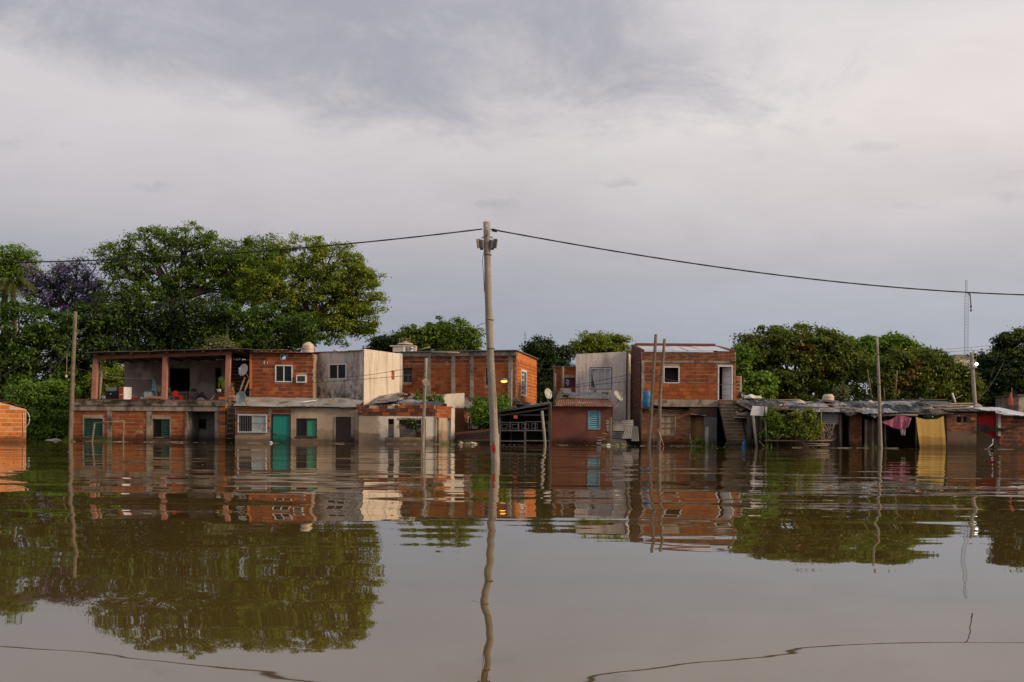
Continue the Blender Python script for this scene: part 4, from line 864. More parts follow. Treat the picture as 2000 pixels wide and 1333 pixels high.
# ---- small brick house under the large one
W = Wall((884,55.2),(927,55.8)); t = thing('small_brick_house', 'small tan brick house with dark door beside the ruined house', 'house', W.at(W.L/2,0))
z1 = ztop(W,905,795); dd = W.R(892.5,812,902,846); dd = (dd[0],dd[1],-1.2,dd[3]); wd = W.R(915.5,815,919,834)
wallpart(W, t, 0, W.L, -1.3, z1, 'mortar', holes=[dd,wd]); body(t, W, 1.4, -1.3, z1, 'common', sides='LR')
bricks(W, t, [(.02,W.L-.02,-.1,z1)], [ex(dd,.06),ex(wd,.04)], bl=.24, bh=.085, j=.02, key='common', stuff=True, d1=.02)
piece(W, t, 'door', 'darkgrey', dd[0]+.02, dd[1]-.02, -1.2, dd[3]-.02, -.1, -.05); f = MB(); W.box(f,dd[0]-.05,dd[1]+.05,dd[3],dd[3]+.06,-.1,.03); W.box(f,dd[0]-.05,dd[0],-1.2,dd[3],-.1,.03); W.box(f,dd[1],dd[1]+.05,-1.2,dd[3],-.1,.03); f.build('door_frame', M['beamred'], t)
piece(W, t, 'window', 'glass', wd[0], wd[1], wd[2], wd[3], -.1, -.06)
mb = MB(); p = [W.at(-.1,z1+.02,.25), W.at(W.L+.2,z1-.12,.25), W.at(W.L+.2,z1+.45,-1.6), W.at(-.1,z1+.6,-1.6)]; mb.hexa(p+[x+Vector((0,0,.04)) for x in p]).build('roof', M['zinc_dark'], t)
c = P(928,832,55.0); tt = thing('air_conditioner', 'white boxy air conditioner on the corner of the small tan brick house', 'air conditioner', c); bx('casing', 'white', c, (.32,.3,.34), tt)
for i in range(4): bx('grille_slat', 'metal_grey', c+Vector((.0,-.155,.04+i*.06)), (.26,.014,.02), tt)
tag(rod('leaning_pole', 'wood_tan', [P(907,810,54.6),P(923,782,54.6)], .025), 'thin tan stick leaning over the small brick house roof', 'pole')
# dark plank fence at the waterline
t = thing('plank_fence', 'dark red horizontal plank fence leaning at the waterline', 'fence', P(922,866,52.2))
for i in range(5):
    a, b = P(884,867-i*4.6,52.6), P(963,866-i*6.2,51.6)
    MB().hexa([a+Vector((0,0,-.04)),b+Vector((0,0,-.04)),b+Vector((0,.05,-.04)),a+Vector((0,.05,-.04)),a+Vector((0,.03,.075)),b+Vector((0,.03,.11)),b+Vector((0,.08,.11)),a+Vector((0,.08,.075))]).build('plank', M['beamred' if i in (1,4) else 'wood_dark'], t)
for px in (890,925,958): rod('fence_post', 'wood_dark', [P(px,880,52.5),P(px,846,52.5)], .05, t)
# ---- carport with ornamental gate
W = Wall((966,51.2),(1075,51.2)); t = thing('carport', 'dark open carport with sloping sheet roof', 'carport', W.at(W.L/2,0))
zl_, zr_ = ztop(W,974,803), ztop(W,1075,787)
corr('roof_sheet', 'zinc_dark', t, W.at(.1,zl_,.4), W.at(W.L,zr_,.4), W.at(W.L,zr_+.15,-4), W.at(.1,zl_+.05,-4), sheets=3)
for z_,d_ in ((-.08,.3),(-.3,.1)):
    a, b = W.at(.12,zl_+z_,d_), W.at(W.L,zr_+z_,d_); MB().hexa([a,b,b+Vector((0,.08,0)),a+Vector((0,.08,0)),a+Vector((0,0,.08)),b+Vector((0,0,.08)),b+Vector((0,.08,.08)),a+Vector((0,.08,.08))]).build('roof_beam', M['metal_dark' if z_<-.1 else 'metal_grey'], t)
for u_ in (.25, W.L-.05): piece(W, t, 'post', 'wood_dark', u_-.06, u_+.06, -1.3, zl_ if u_ < 1 else zr_, -.1, .02)
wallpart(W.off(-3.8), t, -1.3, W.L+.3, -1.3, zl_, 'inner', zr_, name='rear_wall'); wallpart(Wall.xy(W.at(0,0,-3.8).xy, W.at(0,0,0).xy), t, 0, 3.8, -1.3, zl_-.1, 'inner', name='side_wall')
piece(W, t, 'cross_beam', 'metal_dark', .2, W.L-.1, ztop(W,1020,812), ztop(W,1020,809.5), -.12, -.06)
tag(MB().box(P(1007,815,50.9), (.2,.06,.16)).build('sign', M['orangebox']), 'small orange plate hanging from the carport beam', 'sign')
W = W.off(.12); t = thing('iron_gate', 'grey iron double gate with square ornaments in front of the carport', 'gate', W.at(W.L/2,0))
ug = lambda px: W.uv(px,840)[0]; zg = lambda py: ztop(W,1025,py)
for (a,b,ya,yb,yc,sq) in ((977,1025,825.5,841.5,862,(985,1006)),(1026.5,1074,824,841,861,(1044,1065))):
    for y_,th_ in ((ya,.035),(yb,.06),(yc,.06)): piece(W, t, 'rail', 'gate_iron', ug(a), ug(b), zg(y_)-th_/2, zg(y_)+th_/2, -.03, .0)
    for px in (a,(a*2+b)/3+3,(a+2*b)/3+4,b): piece(W, t, 'bar', 'gate_iron', ug(px)-.022, ug(px)+.022, zg(yb)+.03, zg(ya)-.02, -.028, -.002)
    for px in (a,b): piece(W, t, 'stile', 'gate_iron', ug(px)-.03, ug(px)+.03, -1.2, zg(yb)-.031, -.029, -.001)
    for px in sq:
        q = (ug(px-6),ug(px+6),zg(yb)+.1,zg(ya)-.09); f = MB(); e = .022
        W.box(f,q[0],q[1],q[3]-e,q[3],-.02,-.008); W.box(f,q[0],q[1],q[2],q[2]+e,-.02,-.008); W.box(f,q[0],q[0]+e,q[2]+e,q[3]-e,-.02,-.008); W.box(f,q[1]-e,q[1],q[2]+e,q[3]-e,-.02,-.008); f.build('ornament', M['gate_iron'], t)
for px,s_ in ((1021.5,-1),(1030,1)):
    f = MB(); q = (ug(px-3),ug(px+3),zg(841)+.08,zg(825)-.08)
    W.box(f,q[0],q[1],q[3]-.022,q[3],-.02,-.008); W.box(f,q[0],q[1],q[2],q[2]+.022,-.02,-.008); x = q[0] if s_ < 0 else q[1]-.022; W.box(f,x,x+.022,q[2]+.022,q[3]-.022,-.02,-.008); f.build('ornament', M['gate_iron'], t)
q0, q1 = P(1067,872,50.4), P(1058.5,803,50.4); q0.z = -.9
tag(rod('mooring_post', 'wood_pole', [q0,q0.lerp(q1,.5)+Vector((.02,0,0)),q1], [.085,.075,.07], None, 8), 'pale leaning post in front of the carport gate', 'post')
# ---- red brown house
W = Wall((1076,51.4),(1197,51.4)); t = thing('red_brown_house', 'red brown painted low house with light blue shutters', 'house', W.at(W.L/2,0))
z1 = ztop(W,1135,795); sh = W.R(1150,805,1170.5,837.5)
wallpart(W, t, 0, W.L, -1.3, z1, 'redbrown', holes=[sh]); body(t, W, 3.6, -1.3, z1, 'redbrown', sides='LRB')
f = MB(); e = ex(sh,.05); W.box(f,e[0],e[1],sh[3],e[3],-.1,.03); W.box(f,e[0],e[1],e[2],sh[2],-.1,.03); W.box(f,e[0],sh[0],sh[2],sh[3],-.1,.03); W.box(f,sh[1],e[1],sh[2],sh[3],-.1,.03)
o = f.build('window', M['blueshutter'], t); louvre(W, o, sh, 'blueshutter', 1, .10, d=-.02)
wallpart(W, t, 0, W.L, z1+.003, z1+.02, 'redbrown', th=.2)
zA, zB = z1+.47, z1+.88
corr('roof_sheet', 'rust', t, W.at(.1,z1+.02,.28), W.at(W.L+.05,z1+.02,.28), W.at(W.L-.1,zA,-1.7), W.at(.35,zA,-1.7), pitch=.11, amp=.022, sheets=6, seg=2)
corr('roof_sheet', 'zinc', t, W.at(.4,zA+.03,-1.5), W.at(W.L-.05,zA+.03,-1.5), W.at(W.L-.1,zB,-3.7), W.at(.6,zB,-3.7), pitch=.11, amp=.022, sheets=5, seg=2)
c = P(1104,776,53.4); t = thing('air_cooler', 'grey boxy air cooler standing on the rusty roof', 'air cooler', c)
mb = MB(); mb.hexa([c+Vector(v) for v in ((-.34,-.25,.18),(.34,-.25,.18),(.34,.25,.18),(-.34,.25,.18),(-.26,-.2,.46),(.26,-.2,.46),(.26,.2,.46),(-.26,.2,.46))]).build('hood', M['metal_grey'], t)
bx('casing', 'metal_grey', c+Vector((0,0,.05)), (.55,.44,.26), t); bx('outlet', 'blackcloth', c+Vector((.02,-.225,.0)), (.32,.02,.22), t); bx('outlet_grille', 'zinc', c+Vector((0,-.235,.24)), (.36,.03,.06), t)
q0, q1 = P(1082,789,51.3), P(1096,764,53.2)
tag(rod('roof_post', 'wood_dark', [q0,q1], .09), 'thick dark log leaning left of the air cooler', 'log')
dish('oval grey white satellite dish on a forked mast left of the rusty roof', 1069,770, 50.6, .28, (.72,-.65,.22), mast=[(1066,777,50.65),(1076,790,50.9),(1076,872,51.1)])
dish('thin satellite dish seen edge on beside the pink stucco house', 1206,775, 52.2, .32, (.62,-.5,.55), mast=[(1208,790,52.2),(1199,800,51.6)])
# brick steps pier and corrugated fence right of it
t = thing('brick_pier', 'stepped pier of old bricks at the corner of the red brown house', 'pier', P(1186,868,50.8)); rd = random.Random(5)
for i in range(22):
    z = -.1+i*.066; w_ = .78 if z < .42 else (.55 if z < .8 else .30)
    if z > 1.28: break
    for k in range(max(1,int(w_/.24))):
        x = P(1195,868,50.8).x - w_ + (k+.5)*w_/max(1,int(w_/.24)); MB().box((x+rd.uniform(-.02,.02),50.8+rd.uniform(-.03,.03),z+.03), (w_/max(1,int(w_/.24))-.02,.28,.055), rd.uniform(-.06,.06)).build('brick', M['common' if rd.random()<.6 else 'stone'], t)
q0, q1 = P(1190,885,50.4), P(1193,815,50.4); tag(rod('fence_post', 'wood', [q0,q1], .085), 'stout grey post before the stepped brick pier', 'post')
t = thing('sheet_fence', 'patched fence of grey corrugated sheets between two houses', 'fence', P(1218,868,51.5))
def upright(name, m, a, b, c_, d_, par, pitch=.09, horiz=False):
    a,b,c_,d_ = map(Vector,(a,b,c_,d_)); L = (d_-a).length if horiz else (b-a).length; n = int(L/pitch*4)
    f = (lambda u,v: a.lerp(b,v).lerp(d_.lerp(c_,v),u)+Vector((0,.02*math.cos(2*math.pi*u*L/pitch),0))) if horiz else (lambda u,v: a.lerp(b,u).lerp(d_.lerp(c_,u),v)+Vector((0,.02*math.cos(2*math.pi*u*L/pitch),0)))
    return MB().grid(f,n+1,3).build(name, M[m], par, True)
upright('sheet', 'zinc', P(1196,843,51.5),P(1237,843,51.6),P(1237,820,51.7),P(1197,822,51.6), t, horiz=True)
upright('sheet', 'zinc_dark', P(1193,858,51.3),P(1220,858,51.3),P(1222,844,51.4),P(1193,844,51.4), t, horiz=True)
upright('sheet', 'zinc', P(1215,857,51.0),P(1234,857,51.0),P(1237,831,51.2),P(1222,831,51.2), t)
upright('sheet', 'zinc_dark', P(1191,872,51.0),P(1226,872,51.0),P(1222,858,51.1),P(1193,858,51.1), t, horiz=True)
upright('sheet', 'tarp_grey', P(1232,862,51.4),P(1248,862,51.5),P(1246,834,51.5),P(1238,832,51.4), t)
wallpart(Wall((1196,53.5),(1246,53.5)), t, 0, 1.3, -1.3, .9, 'inner', name='backing')
# ---- pink stucco house
W = Wall((1124,56.2),(1222,55.8)); Wc = Wall((1222,55.8),(1231,57.7)); t = thing('stucco_house', 'pale pink stucco house with large curtained window', 'house', W.at(W.L/2,0))
za, zb_ = ztop(W,1124,692), ztop(W,1222,687); wn = W.R(1153,719.5,1194,759.5)
wallpart(W, t, 0, W.L, -1.3, za, 'stucco', zb_, holes=[ex(wn,.045)]); wallpart(Wc, t, .002, Wc.L, -1.3, zb_+.0, 'stucco', zb_-.05)
W3 = Wall.xy(Wc.B, W.A+(Wc.B-Wc.A)); W4 = Wall.xy(W3.B, W.A); wallpart(W3, t, 0, W3.L, -1.3, zb_-.05, 'stucco', za-.05); wallpart(W4, t, 0, W4.L-.22, -1.3, za, 'stucco')
mb = MB(); q = [W.at(.2,za-.25,-.2), W.at(W.L-.2,zb_-.25,-.2), Vector((Wc.B.x-.2,Wc.B.y-.1,zb_-.3)), Vector((W3.B.x+.2,W3.B.y-.1,za-.3))]; mb.hexa(q+[p+Vector((0,0,.06)) for p in q]).build('roof', M['slab'], t)
f = MB(); u0,u1,v0,v1 = wn; fw=.05
for a in ((u0,u1,v1-fw,v1),(u0,u1,v0,v0+fw),(u0,u0+fw,v0+fw,v1-fw),(u1-fw,u1,v0+fw,v1-fw),(u0+.42,u0+.47,v0+fw,v1-fw),(u0+.80,u0+.84,v0+fw,v1-fw)): W.box(f,*a,-.08,.012)
o = f.build('window', M['white'], t)
for k,(a,b) in enumerate(((u0+.06,u0+.43),(u0+.46,u0+.80),(u0+.80,u1-.06))):
    def cur(s,v,a=a,b=b,k=k):
        pinch = (1-.55*(1-v)**1.4) if k == 0 else 1.0
        uu = b-(b-a)*(1-s)*pinch; return W.at(uu, v0+.06+(v1-v0-.12)*v, -.115+.012*math.sin(s*26+k))
    MB().grid(cur,24,6).build('curtain', M['curtain'], o, True)
for i in range(14): piece(W, o, 'grille_bar', 'white', u0+.05+(u1-u0-.1)*i/13-.005, u0+.05+(u1-u0-.1)*i/13+.005, v0, v1, .014, .022)
wallpart(W.off(-.5), t, .5, W.L-.5, v0-.3, v1+.3, 'inner', th=.05, name='inner_wall')
for x_,z_,w_ in ((.15,-.12,.22),(.62,-.25,.4)): piece(W, t, 'stain_patch', 'stone', u0+x_, u0+x_+w_, v0+z_-.1, v0+z_+.06, -.01, .012)
# ---- orange fragments beside it
W = Wall((1082,57),(1126,57)); t = thing('orange_house', 'narrow orange brick house with maroon window left of the stucco house', 'house', W.at(W.L/2,0))
z1 = ztop(W,1105,718); wn = W.R(1102.5,738,1124,758.5)
wallpart(W, t, 0, W.L, -1.3, z1, 'mortar_dark', holes=[wn]); bricks(W, t, [(.02,W.L-.02,ztop(W,1105,775),z1)], [wn], key='brick', j=.015, d1=.02); body(t, W, 1.2, -1.3, z1, 'mortar_dark'); flatroof(t, W, 1.2, z1, 'zinc_dark', th=.05, over=.1)
o = piece(W, t, 'window', 'purple', wn[0], wn[1], wn[2], wn[3], -.2, -.14)
mb = MB(); cx, cz = W.uv(1108.5,746); 
for dx_,dz_,r_ in ((-.03,.10,.07),(.06,.06,.06),(.01,0,.08),(-.05,-.06,.06),(.05,-.11,.06),(.0,-.17,.05)): mb.lathe(W.at(cx+dx_,cz+dz_,-.13), [(r_,0),(r_,.012)], 10, Matrix.Rotation(math.pi/2,3,'X'))
mb.build('print', M['violet'], o)
for px,top in ((1084,730),(1099.5,716)): tag(rod('wall_post', 'wood', [P(px-.5,790,56.4),P(px,top,56.4)], .08), 'short grey post at the left edge of the orange house' if px < 1090 else 'tall grey post in front of the orange house', 'post')
W = Wall((1228,58.2),(1246,58.2)); t = thing('orange_brick_house', 'strip of orange brick house between the stucco house and the tall brick house', 'house', W.at(W.L/2,0)); z1 = ztop(W,1235,726)
wallpart(W, t, 0, W.L, -1.3, z1, 'mortar_dark'); bricks(W, t, [(.02,W.L-.02,.5,z1)], key='brick', j=.02, d1=.02); body(t, W, 2.5, -1.3, z1, 'mortar_dark'); flatroof(t, W, 2.5, z1, 'zinc_dark', th=.06, over=.12)
# ---- tall brick house on the right
W = WB = Wall((1252,52),(1436,52)); t = BH = thing('tall_brick_house', 'tall orange brick house with outside stair and white roof sheet', 'house', W.at(W.L/2,0))
ub = lambda px: WB.uv(px,740)[0]; z_ = lambda py: ztop(WB,1345,py)
zp, zl1, zl0, zf1, zf0 = z_(688), z_(705), z_(709), z_(781), z_(795)
wn = W.R(1296,716.5,1327,749); dr = W.R(1402,714.5,1431,781)
wallpart(W, t, 0, W.L, zf1, zl0, 'mortar_dark', holes=[wn,dr]); wallpart(W, t, 0, W.L, zl1+.001, zp, 'mortar', d=-.02)
bricks(W, t, [(.02,W.L-.02,zl1+.01,zp)], bl=.24, bh=.075, j=.018, key='common', stuff=True, d0=-.1, d1=.02)
bricks(W, t, [(ub(1259),ub(1400),z_(750),zl0),(ub(1431.5),W.L-.03,z_(750),zl0)], [ex(wn,.03)], key='brick_red', j=.042, alt='brick', altp=.3); bricks(W, t, [(ub(1259),ub(1400),zf1,z_(750)-.006),(ub(1431.5),W.L-.03,zf1,z_(750)-.006)], [ex(wn,.03)], key='brick', j=.018)
piece(W, t, 'column', 'concrete', 0, ub(1258.5), -1.3, zl0, -.2, .05); piece(W, t, 'lintel_beam', 'concrete', 0, W.L, zl0+.001, zl1, -.2, .045); piece(W, t, 'floor_beam', 'concrete', .1, ub(1404), zf0, zf1, -4, .10)
f = MB(); e_ = wn
for q in ((e_[0],e_[1],e_[3]-.05,e_[3]),(e_[0],e_[1],e_[2],e_[2]+.05),(e_[0],e_[0]+.05,e_[2]+.05,e_[3]-.05),(e_[1]-.05,e_[1],e_[2]+.05,e_[3]-.05)): W.box(f,*q,-.1,.025)
f.build('window_frame', M['white'], t); f = MB(); W.box(f,dr[0],dr[1],dr[3]-.06,dr[3],-.15,.03); W.box(f,dr[0],dr[0]+.06,zf1,dr[3]-.06,-.15,.03); W.box(f,dr[1]-.06,dr[1],zf1,dr[3]-.06,-.15,.03); f.build('door_frame', M['white'], t)
a, b = W.at(dr[1]-.08,0,-.12), W.at(dr[0]+.34,0,-.55); Wd = Wall.xy(b.xy, a.xy)
o = piece(Wd, t, 'door', 'zinc_light', 0, Wd.L, zf1+.02, dr[3]-.08, -.04, 0)
for k in range(5): piece(Wd, o, 'groove', 'metal_grey', Wd.L*.15, Wd.L*.85, zf1+.25+k*.32, zf1+.265+k*.32, 0, .006)
Wl = Wall.xy(W.at(0,0,-4.6).xy, W.at(0,0,-.21).xy); zpl = z_(672.5)
wallpart(Wl, t, 0, Wl.L, -1.3, zp, 'common', zp, name='side_wall'); bricks(Wl, t, [(0,Wl.L,zf0,zp)], bl=.36, bh=.19, key='brick_old', j=.03, stuff=True, d1=.02)
wallpart(Wall.xy(W.at(W.L,0,-.21).xy, W.at(W.L,0,-4.6).xy), t, 0, 4.39, -1.3, zp, 'common', zp, name='side_wall'); wallpart(Wall.xy(W.at(W.L-.205,0,-4.6).xy, W.at(.205,0,-4.6).xy), t, 0, W.L-.41, -1.3, zp, 'common', name='rear_wall')
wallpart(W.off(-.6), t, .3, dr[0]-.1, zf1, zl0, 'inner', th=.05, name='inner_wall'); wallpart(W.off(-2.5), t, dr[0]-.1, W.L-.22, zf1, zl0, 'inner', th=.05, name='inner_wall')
# parapet: raised left and right edges, white sheet roof between them
zbk = P(1300,672.5,56.2).z; zsh = P(1300,676.5,55.6).z
mb = MB(); mb.hexa([W.at(0,zp+.003,-4.6),W.at(0,zp+.003,0),W.at(ub(1258),zp+.003,0),W.at(ub(1258),zp+.003,-4.6),W.at(0,zbk,-4.6),W.at(0,zp+.12,0),W.at(ub(1258),zp+.10,0),W.at(ub(1258),zbk,-4.6)]).build('parapet', M['brick_old'], t)
corr('roof_sheet', 'zinc_light', t, W.at(ub(1258)+.02,zp+.05,.10), W.at(ub(1427),zp+.05,.10), W.at(ub(1427),zsh,-3.6), W.at(ub(1258)+.02,zsh,-3.6), sheets=6, pitch=.10)
piece(W, t, 'parapet', 'brick_old', ub(1258)+.01, ub(1425), zsh-.1, zbk, -4.4, -3.7)
mb = MB(); mb.hexa([W.at(ub(1427)+.01,zp+.003,-4.6),W.at(ub(1427)+.01,zp+.003,0),W.at(W.L,zp+.003,0),W.at(W.L,zp+.003,-4.6),W.at(ub(1427)+.01,zbk,-4.6),W.at(ub(1427)+.01,zp+.14,0),W.at(W.L,zp+.12,0),W.at(W.L,zbk-.02,-4.6)]).build('parapet', M['brick_old'], t)
# lower storey
l1 = W.R(1290,812.5,1316,849.5); l2 = W.R(1349.5,814,1374,869); l2 = (l2[0],l2[1],-1.2,l2[3])
Wf = W.off(.25); wallpart(Wf, t, 0.0, ub(1347), -1.3, z_(797), 'mortar_dark', z_(804), holes=[l1])
bricks(Wf, t, [(.02,ub(1347),-.1,z_(798))], [ex(l1,.05)], bl=.25, bh=.075, j=.018, key='common', stuff=True, d0=-.04, d1=.02, topfn=lambda q: z_(797)+(z_(804)-z_(797))*q/ub(1347)-.02)
f = MB(); e = ex(l1,.05); Wf.box(f,e[0],e[1],l1[3],e[3],-.1,.04); Wf.box(f,e[0],e[1],e[2],l1[2],-.1,.04); Wf.box(f,e[0],l1[0],l1[2],l1[3],-.1,.04); Wf.box(f,l1[1],e[1],l1[2],l1[3],-.1,.04); o = f.build('boarded_window', M['wood_tan'], t)
for k in range(9): piece(Wf, o, 'board', 'wood_tan', l1[0]+k*(l1[1]-l1[0])/9+.005, l1[0]+(k+1)*(l1[1]-l1[0])/9-.005, l1[2], l1[3], -.06, -.03+random.uniform(0,.012))
for yy in (828,838): piece(Wf, o, 'batten', 'wood', l1[0], l1[1], z_(yy), z_(yy-2), -.018, .0)
wallpart(W, t, ub(1347), ub(1401), -1.3, z_(797), 'grey_render', holes=[l2], d=.0); o = piece(W, t, 'door', 'yellowdoor', l2[0]+.01, l2[1]-.01, -1.2, l2[3], -.1, -.04)
for a in (.05,.36):
    for zq in (.1,.75): piece(W, o, 'door_panel', 'yellowdoor', l2[0]+a, l2[0]+a+.24, zq, zq+.5, -.04, -.028)
piece(W, t, 'porch_roof', 'zinc', ub(1346), ub(1376), z_(811), z_(808), -.0, .55, z_(813)); piece(W, t, 'upper_band', 'brick_old', ub(1348), ub(1400), z_(797)-.45, z_(797)-.004, .0, .03)
wallpart(W.off(-2.5), t, ub(1395), W.L, -1.3, zf1, 'inner', th=.1, name='inner_wall')
MB().hexa([Wf.at(ub(1272),z_(794),.05),Wf.at(ub(1350),z_(805),.05),Wf.at(ub(1350),z_(805),-.3),Wf.at(ub(1272),z_(794),-.3),Wf.at(ub(1272),z_(792),.3),Wf.at(ub(1350),z_(803),.3),Wf.at(ub(1350),z_(802),-.3),Wf.at(ub(1272),z_(791),-.3)]).build('lean_roof', M['slab'], t)
wallpart(Wall((1437,52.6),(1450,52.6)), t, 0, .30, -1.3, z_(733), 'mortar', name='side_wing'); bricks(Wall((1437,52.6),(1450,52.6)), t, [(0,.22,z_(780),z_(733))], bl=.3, bh=.19, key='brick')
# stair: each step a block
st = thing('outside_stair', 'concrete stair rising from the flood to the open white door', 'stair', P(1430,868,50))
n = 15
for i in range(n):
    f = i/(n-1); zt_ = zf1-.03-i*.170; Yq = 51.85-i*.19
    xl, xr = P(1403.5+f*20,800,Yq).x, P(1437+f*21,800,Yq).x
    MB().hexa([Vector(v) for v in ((xl,Yq-.23,zt_-.3),(xr,Yq-.23,zt_-.3),(xr,Yq,zt_-.3),(xl,Yq,zt_-.3),(xl-.02,Yq-.25,zt_),(xr+.02,Yq-.25,zt_),(xr+.02,Yq,zt_),(xl-.02,Yq,zt_))]).build('step', M['step'], st)
    MB().box(((xl+xr)/2,Yq-.14,zt_+.012),(xr-xl+.05,.28,.03)).build('tread', M['tread'], st)
q0, q1 = P(1438,784,51.8), P(1462,850,49.6)
MB().hexa([q0+Vector(v) for v in ((0,0,-.6),(.12,0,-.6))]+[q1+Vector(v) for v in ((.12,0,-.6),(0,0,-.6))]+[q0+Vector(v) for v in ((0,0,.04),(.12,0,.04))]+[q1+Vector(v) for v in ((.12,0,.04),(0,0,.04))]).build('side_string', M['concrete'], st)
# blue tank on its wall
q = P(1263.5,796,50.9); R0 = 8.2/ppm(50.9); hh = 31/ppm(50.9); t = thing('blue_barrel', 'blue plastic barrel propped high on the tall brick house corner', 'barrel', q)
MB().lathe(q,[(R0*.93,0),(R0,.05),(R0,hh*.3),(R0*1.03,hh*.33),(R0,hh*.36),(R0,hh*.66),(R0*1.03,hh*.69),(R0,hh*.72),(R0,hh-.05),(R0*.93,hh)],18).build('barrel_body', M['blue'], t, True); MB().lathe(q+Vector((0,0,hh)),[(R0*.9,0),(R0*.88,.03)],18).build('lid', M['blue'], t)
bx('bracket', 'wood_dark', q+Vector((0,.3,-.04)), (.5,1.0,.06), t)
# ================================================================== SHACKS ON THE RIGHT
from mathutils import noise as mnoise
def crumple(name, label, cat, c, sx_, sy_, h, m, seed, n=34, rz=0.0):
    rd = random.Random(seed); o_ = Vector((seed*3.7, seed*1.3, 0)); ca, sa = math.cos(rz), math.sin(rz)
    def fn(a,v):
        x, y = (a-.5)*sx_, (v-.5)*sy_; p = Vector((x*1.6, y*1.6, 0))+o_
        k = (1-abs(mnoise.noise(p)))**2*.6 + (1-abs(mnoise.noise(p*2.3)))**2*.45 + mnoise.noise(p*.7)*.5
        e = min(1, 4*min(a,1-a)+.15)*min(1,4*min(v,1-v)+.15)
        x += .25*mnoise.noise(Vector((v*4,seed,1)))*sx_*.5; y += .3*mnoise.noise(Vector((a*5,seed,2)))*sy_
        return Vector(c)+Vector((x*ca-y*sa, x*sa+y*ca, max(0,h*k*e)+y*SL))
    return tag(MB().grid(fn,n,18).build(name, M[m], None, False), label, cat)
SL = .16
YS = 48.6
W = WS = Wall((1460,YS),(2030,YS)); zS = lambda px, py, d=0: W.uv(px,py,d)[1]; uS = lambda px, d=0: W.uv(px,830,d)[0]
def shackroof(t, a, b, ya, yb, m, back=4.0, over=.35, sheets=4, rise=.35, jit=.02, d0=0):
    za, zb = zS(a,ya,over), zS(b,yb,over)
    return corr('roof_sheet', m, t, W.at(uS(a),za,over+d0), W.at(uS(b),zb,over+d0), W.at(uS(b),zb+rise,-back), W.at(uS(a),za+rise,-back), pitch=.11, amp=.02, sheets=sheets, jit=jit, seg=3)
# --- shack behind the bush
t = thing('plank_shack', 'dark plank shack behind the yellow green bush', 'shack', W.at(uS(1550),0)); rd = random.Random(31)
for i in range(34):
    a = uS(1476)+i*.118
    if a > uS(1606): break
    piece(W, t, 'plank', 'wood_dark', a, a+.108, -1.2, zS(1540,808)+rd.uniform(-.03,.02), -.03, rd.uniform(.0,.02))
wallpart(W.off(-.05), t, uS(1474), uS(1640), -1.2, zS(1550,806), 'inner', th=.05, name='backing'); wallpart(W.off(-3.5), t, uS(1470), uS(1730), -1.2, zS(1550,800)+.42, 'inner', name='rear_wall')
for (a,b,ya,yb) in ((1520,1556,804,846),(1556,1606,806,830)):
    n = int((zS(a,ya)-zS(a,yb))/.105)
    for i in range(n): z0 = zS(a,yb)+i*.105; piece(W, t, 'plank', 'wood', uS(a), uS(b)-.02, z0, z0+.09, .03, .055)
n = 7
for i in range(n):
    z0 = zS(1620,829)+i*.098; piece(W, t, 'plank', 'metal_grey', uS(1605), uS(1637), z0, z0+.085, .04, .065)
for px in (1478,1486,1494,1603,1639): rod('post', 'wood_dark', [W.at(uS(px),-1.2,.1), W.at(uS(px),zS(px,802),.1)], .06, t)
shackroof(t, 1460, 1560, 802, 804, 'zinc_dark', sheets=3, jit=.06, rise=.62); shackroof(t, 1556, 1648, 803, 806, 'zinc', sheets=3, jit=.06, rise=.66)
for k,(a,ya,b,yb) in enumerate(((1462,797,1540,798),(1500,800,1610,801),(1560,795,1640,797))): MB().tube([P(a,ya,48.1),P(b,yb,48.1)],.03,5).build('roof_batten', M['wood' if k else 'beamred'], t, True)
# --- open shack with a brick jamb
t = thing('open_shack', 'open dark shack with brick jamb left of the thin pole', 'shack', W.at(uS(1665),0))
Wd_ = W.off(-.6)
bricks(Wd_, t, [(uS(1669),uS(1690),-.2,zS(1680,806))], bl=.24, bh=.075, j=.016, key='common', stuff=True, d1=.05); piece(Wd_, t, 'jamb', 'mortar_dark', uS(1668), uS(1690)+.03, -1.2, zS(1680,806), -.2, .0)
for i in range(7):
    a = uS(1689)+i*.115; piece(W, t, 'plank', 'wood_dark' if i%3 else 'wood', a, a+.105, -1.2, zS(1700,820)+rd.uniform(-.15,.1), -.03, rd.uniform(0,.03))
rod('post', 'wood_dark', [W.at(uS(1709),-1.2,.3), W.at(uS(1711),zS(1711,812),.3)], .05, t)
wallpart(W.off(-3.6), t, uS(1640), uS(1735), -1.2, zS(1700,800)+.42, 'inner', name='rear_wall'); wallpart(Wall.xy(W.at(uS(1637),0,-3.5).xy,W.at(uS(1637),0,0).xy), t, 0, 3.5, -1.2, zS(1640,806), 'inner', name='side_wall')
shackroof(t, 1640, 1705, 804, 810, 'zinc_dark', sheets=3, jit=.05, rise=.70); shackroof(t, 1690, 1735, 812, 813, 'zinc_light', sheets=2, jit=.02, back=2.5, rise=.45)
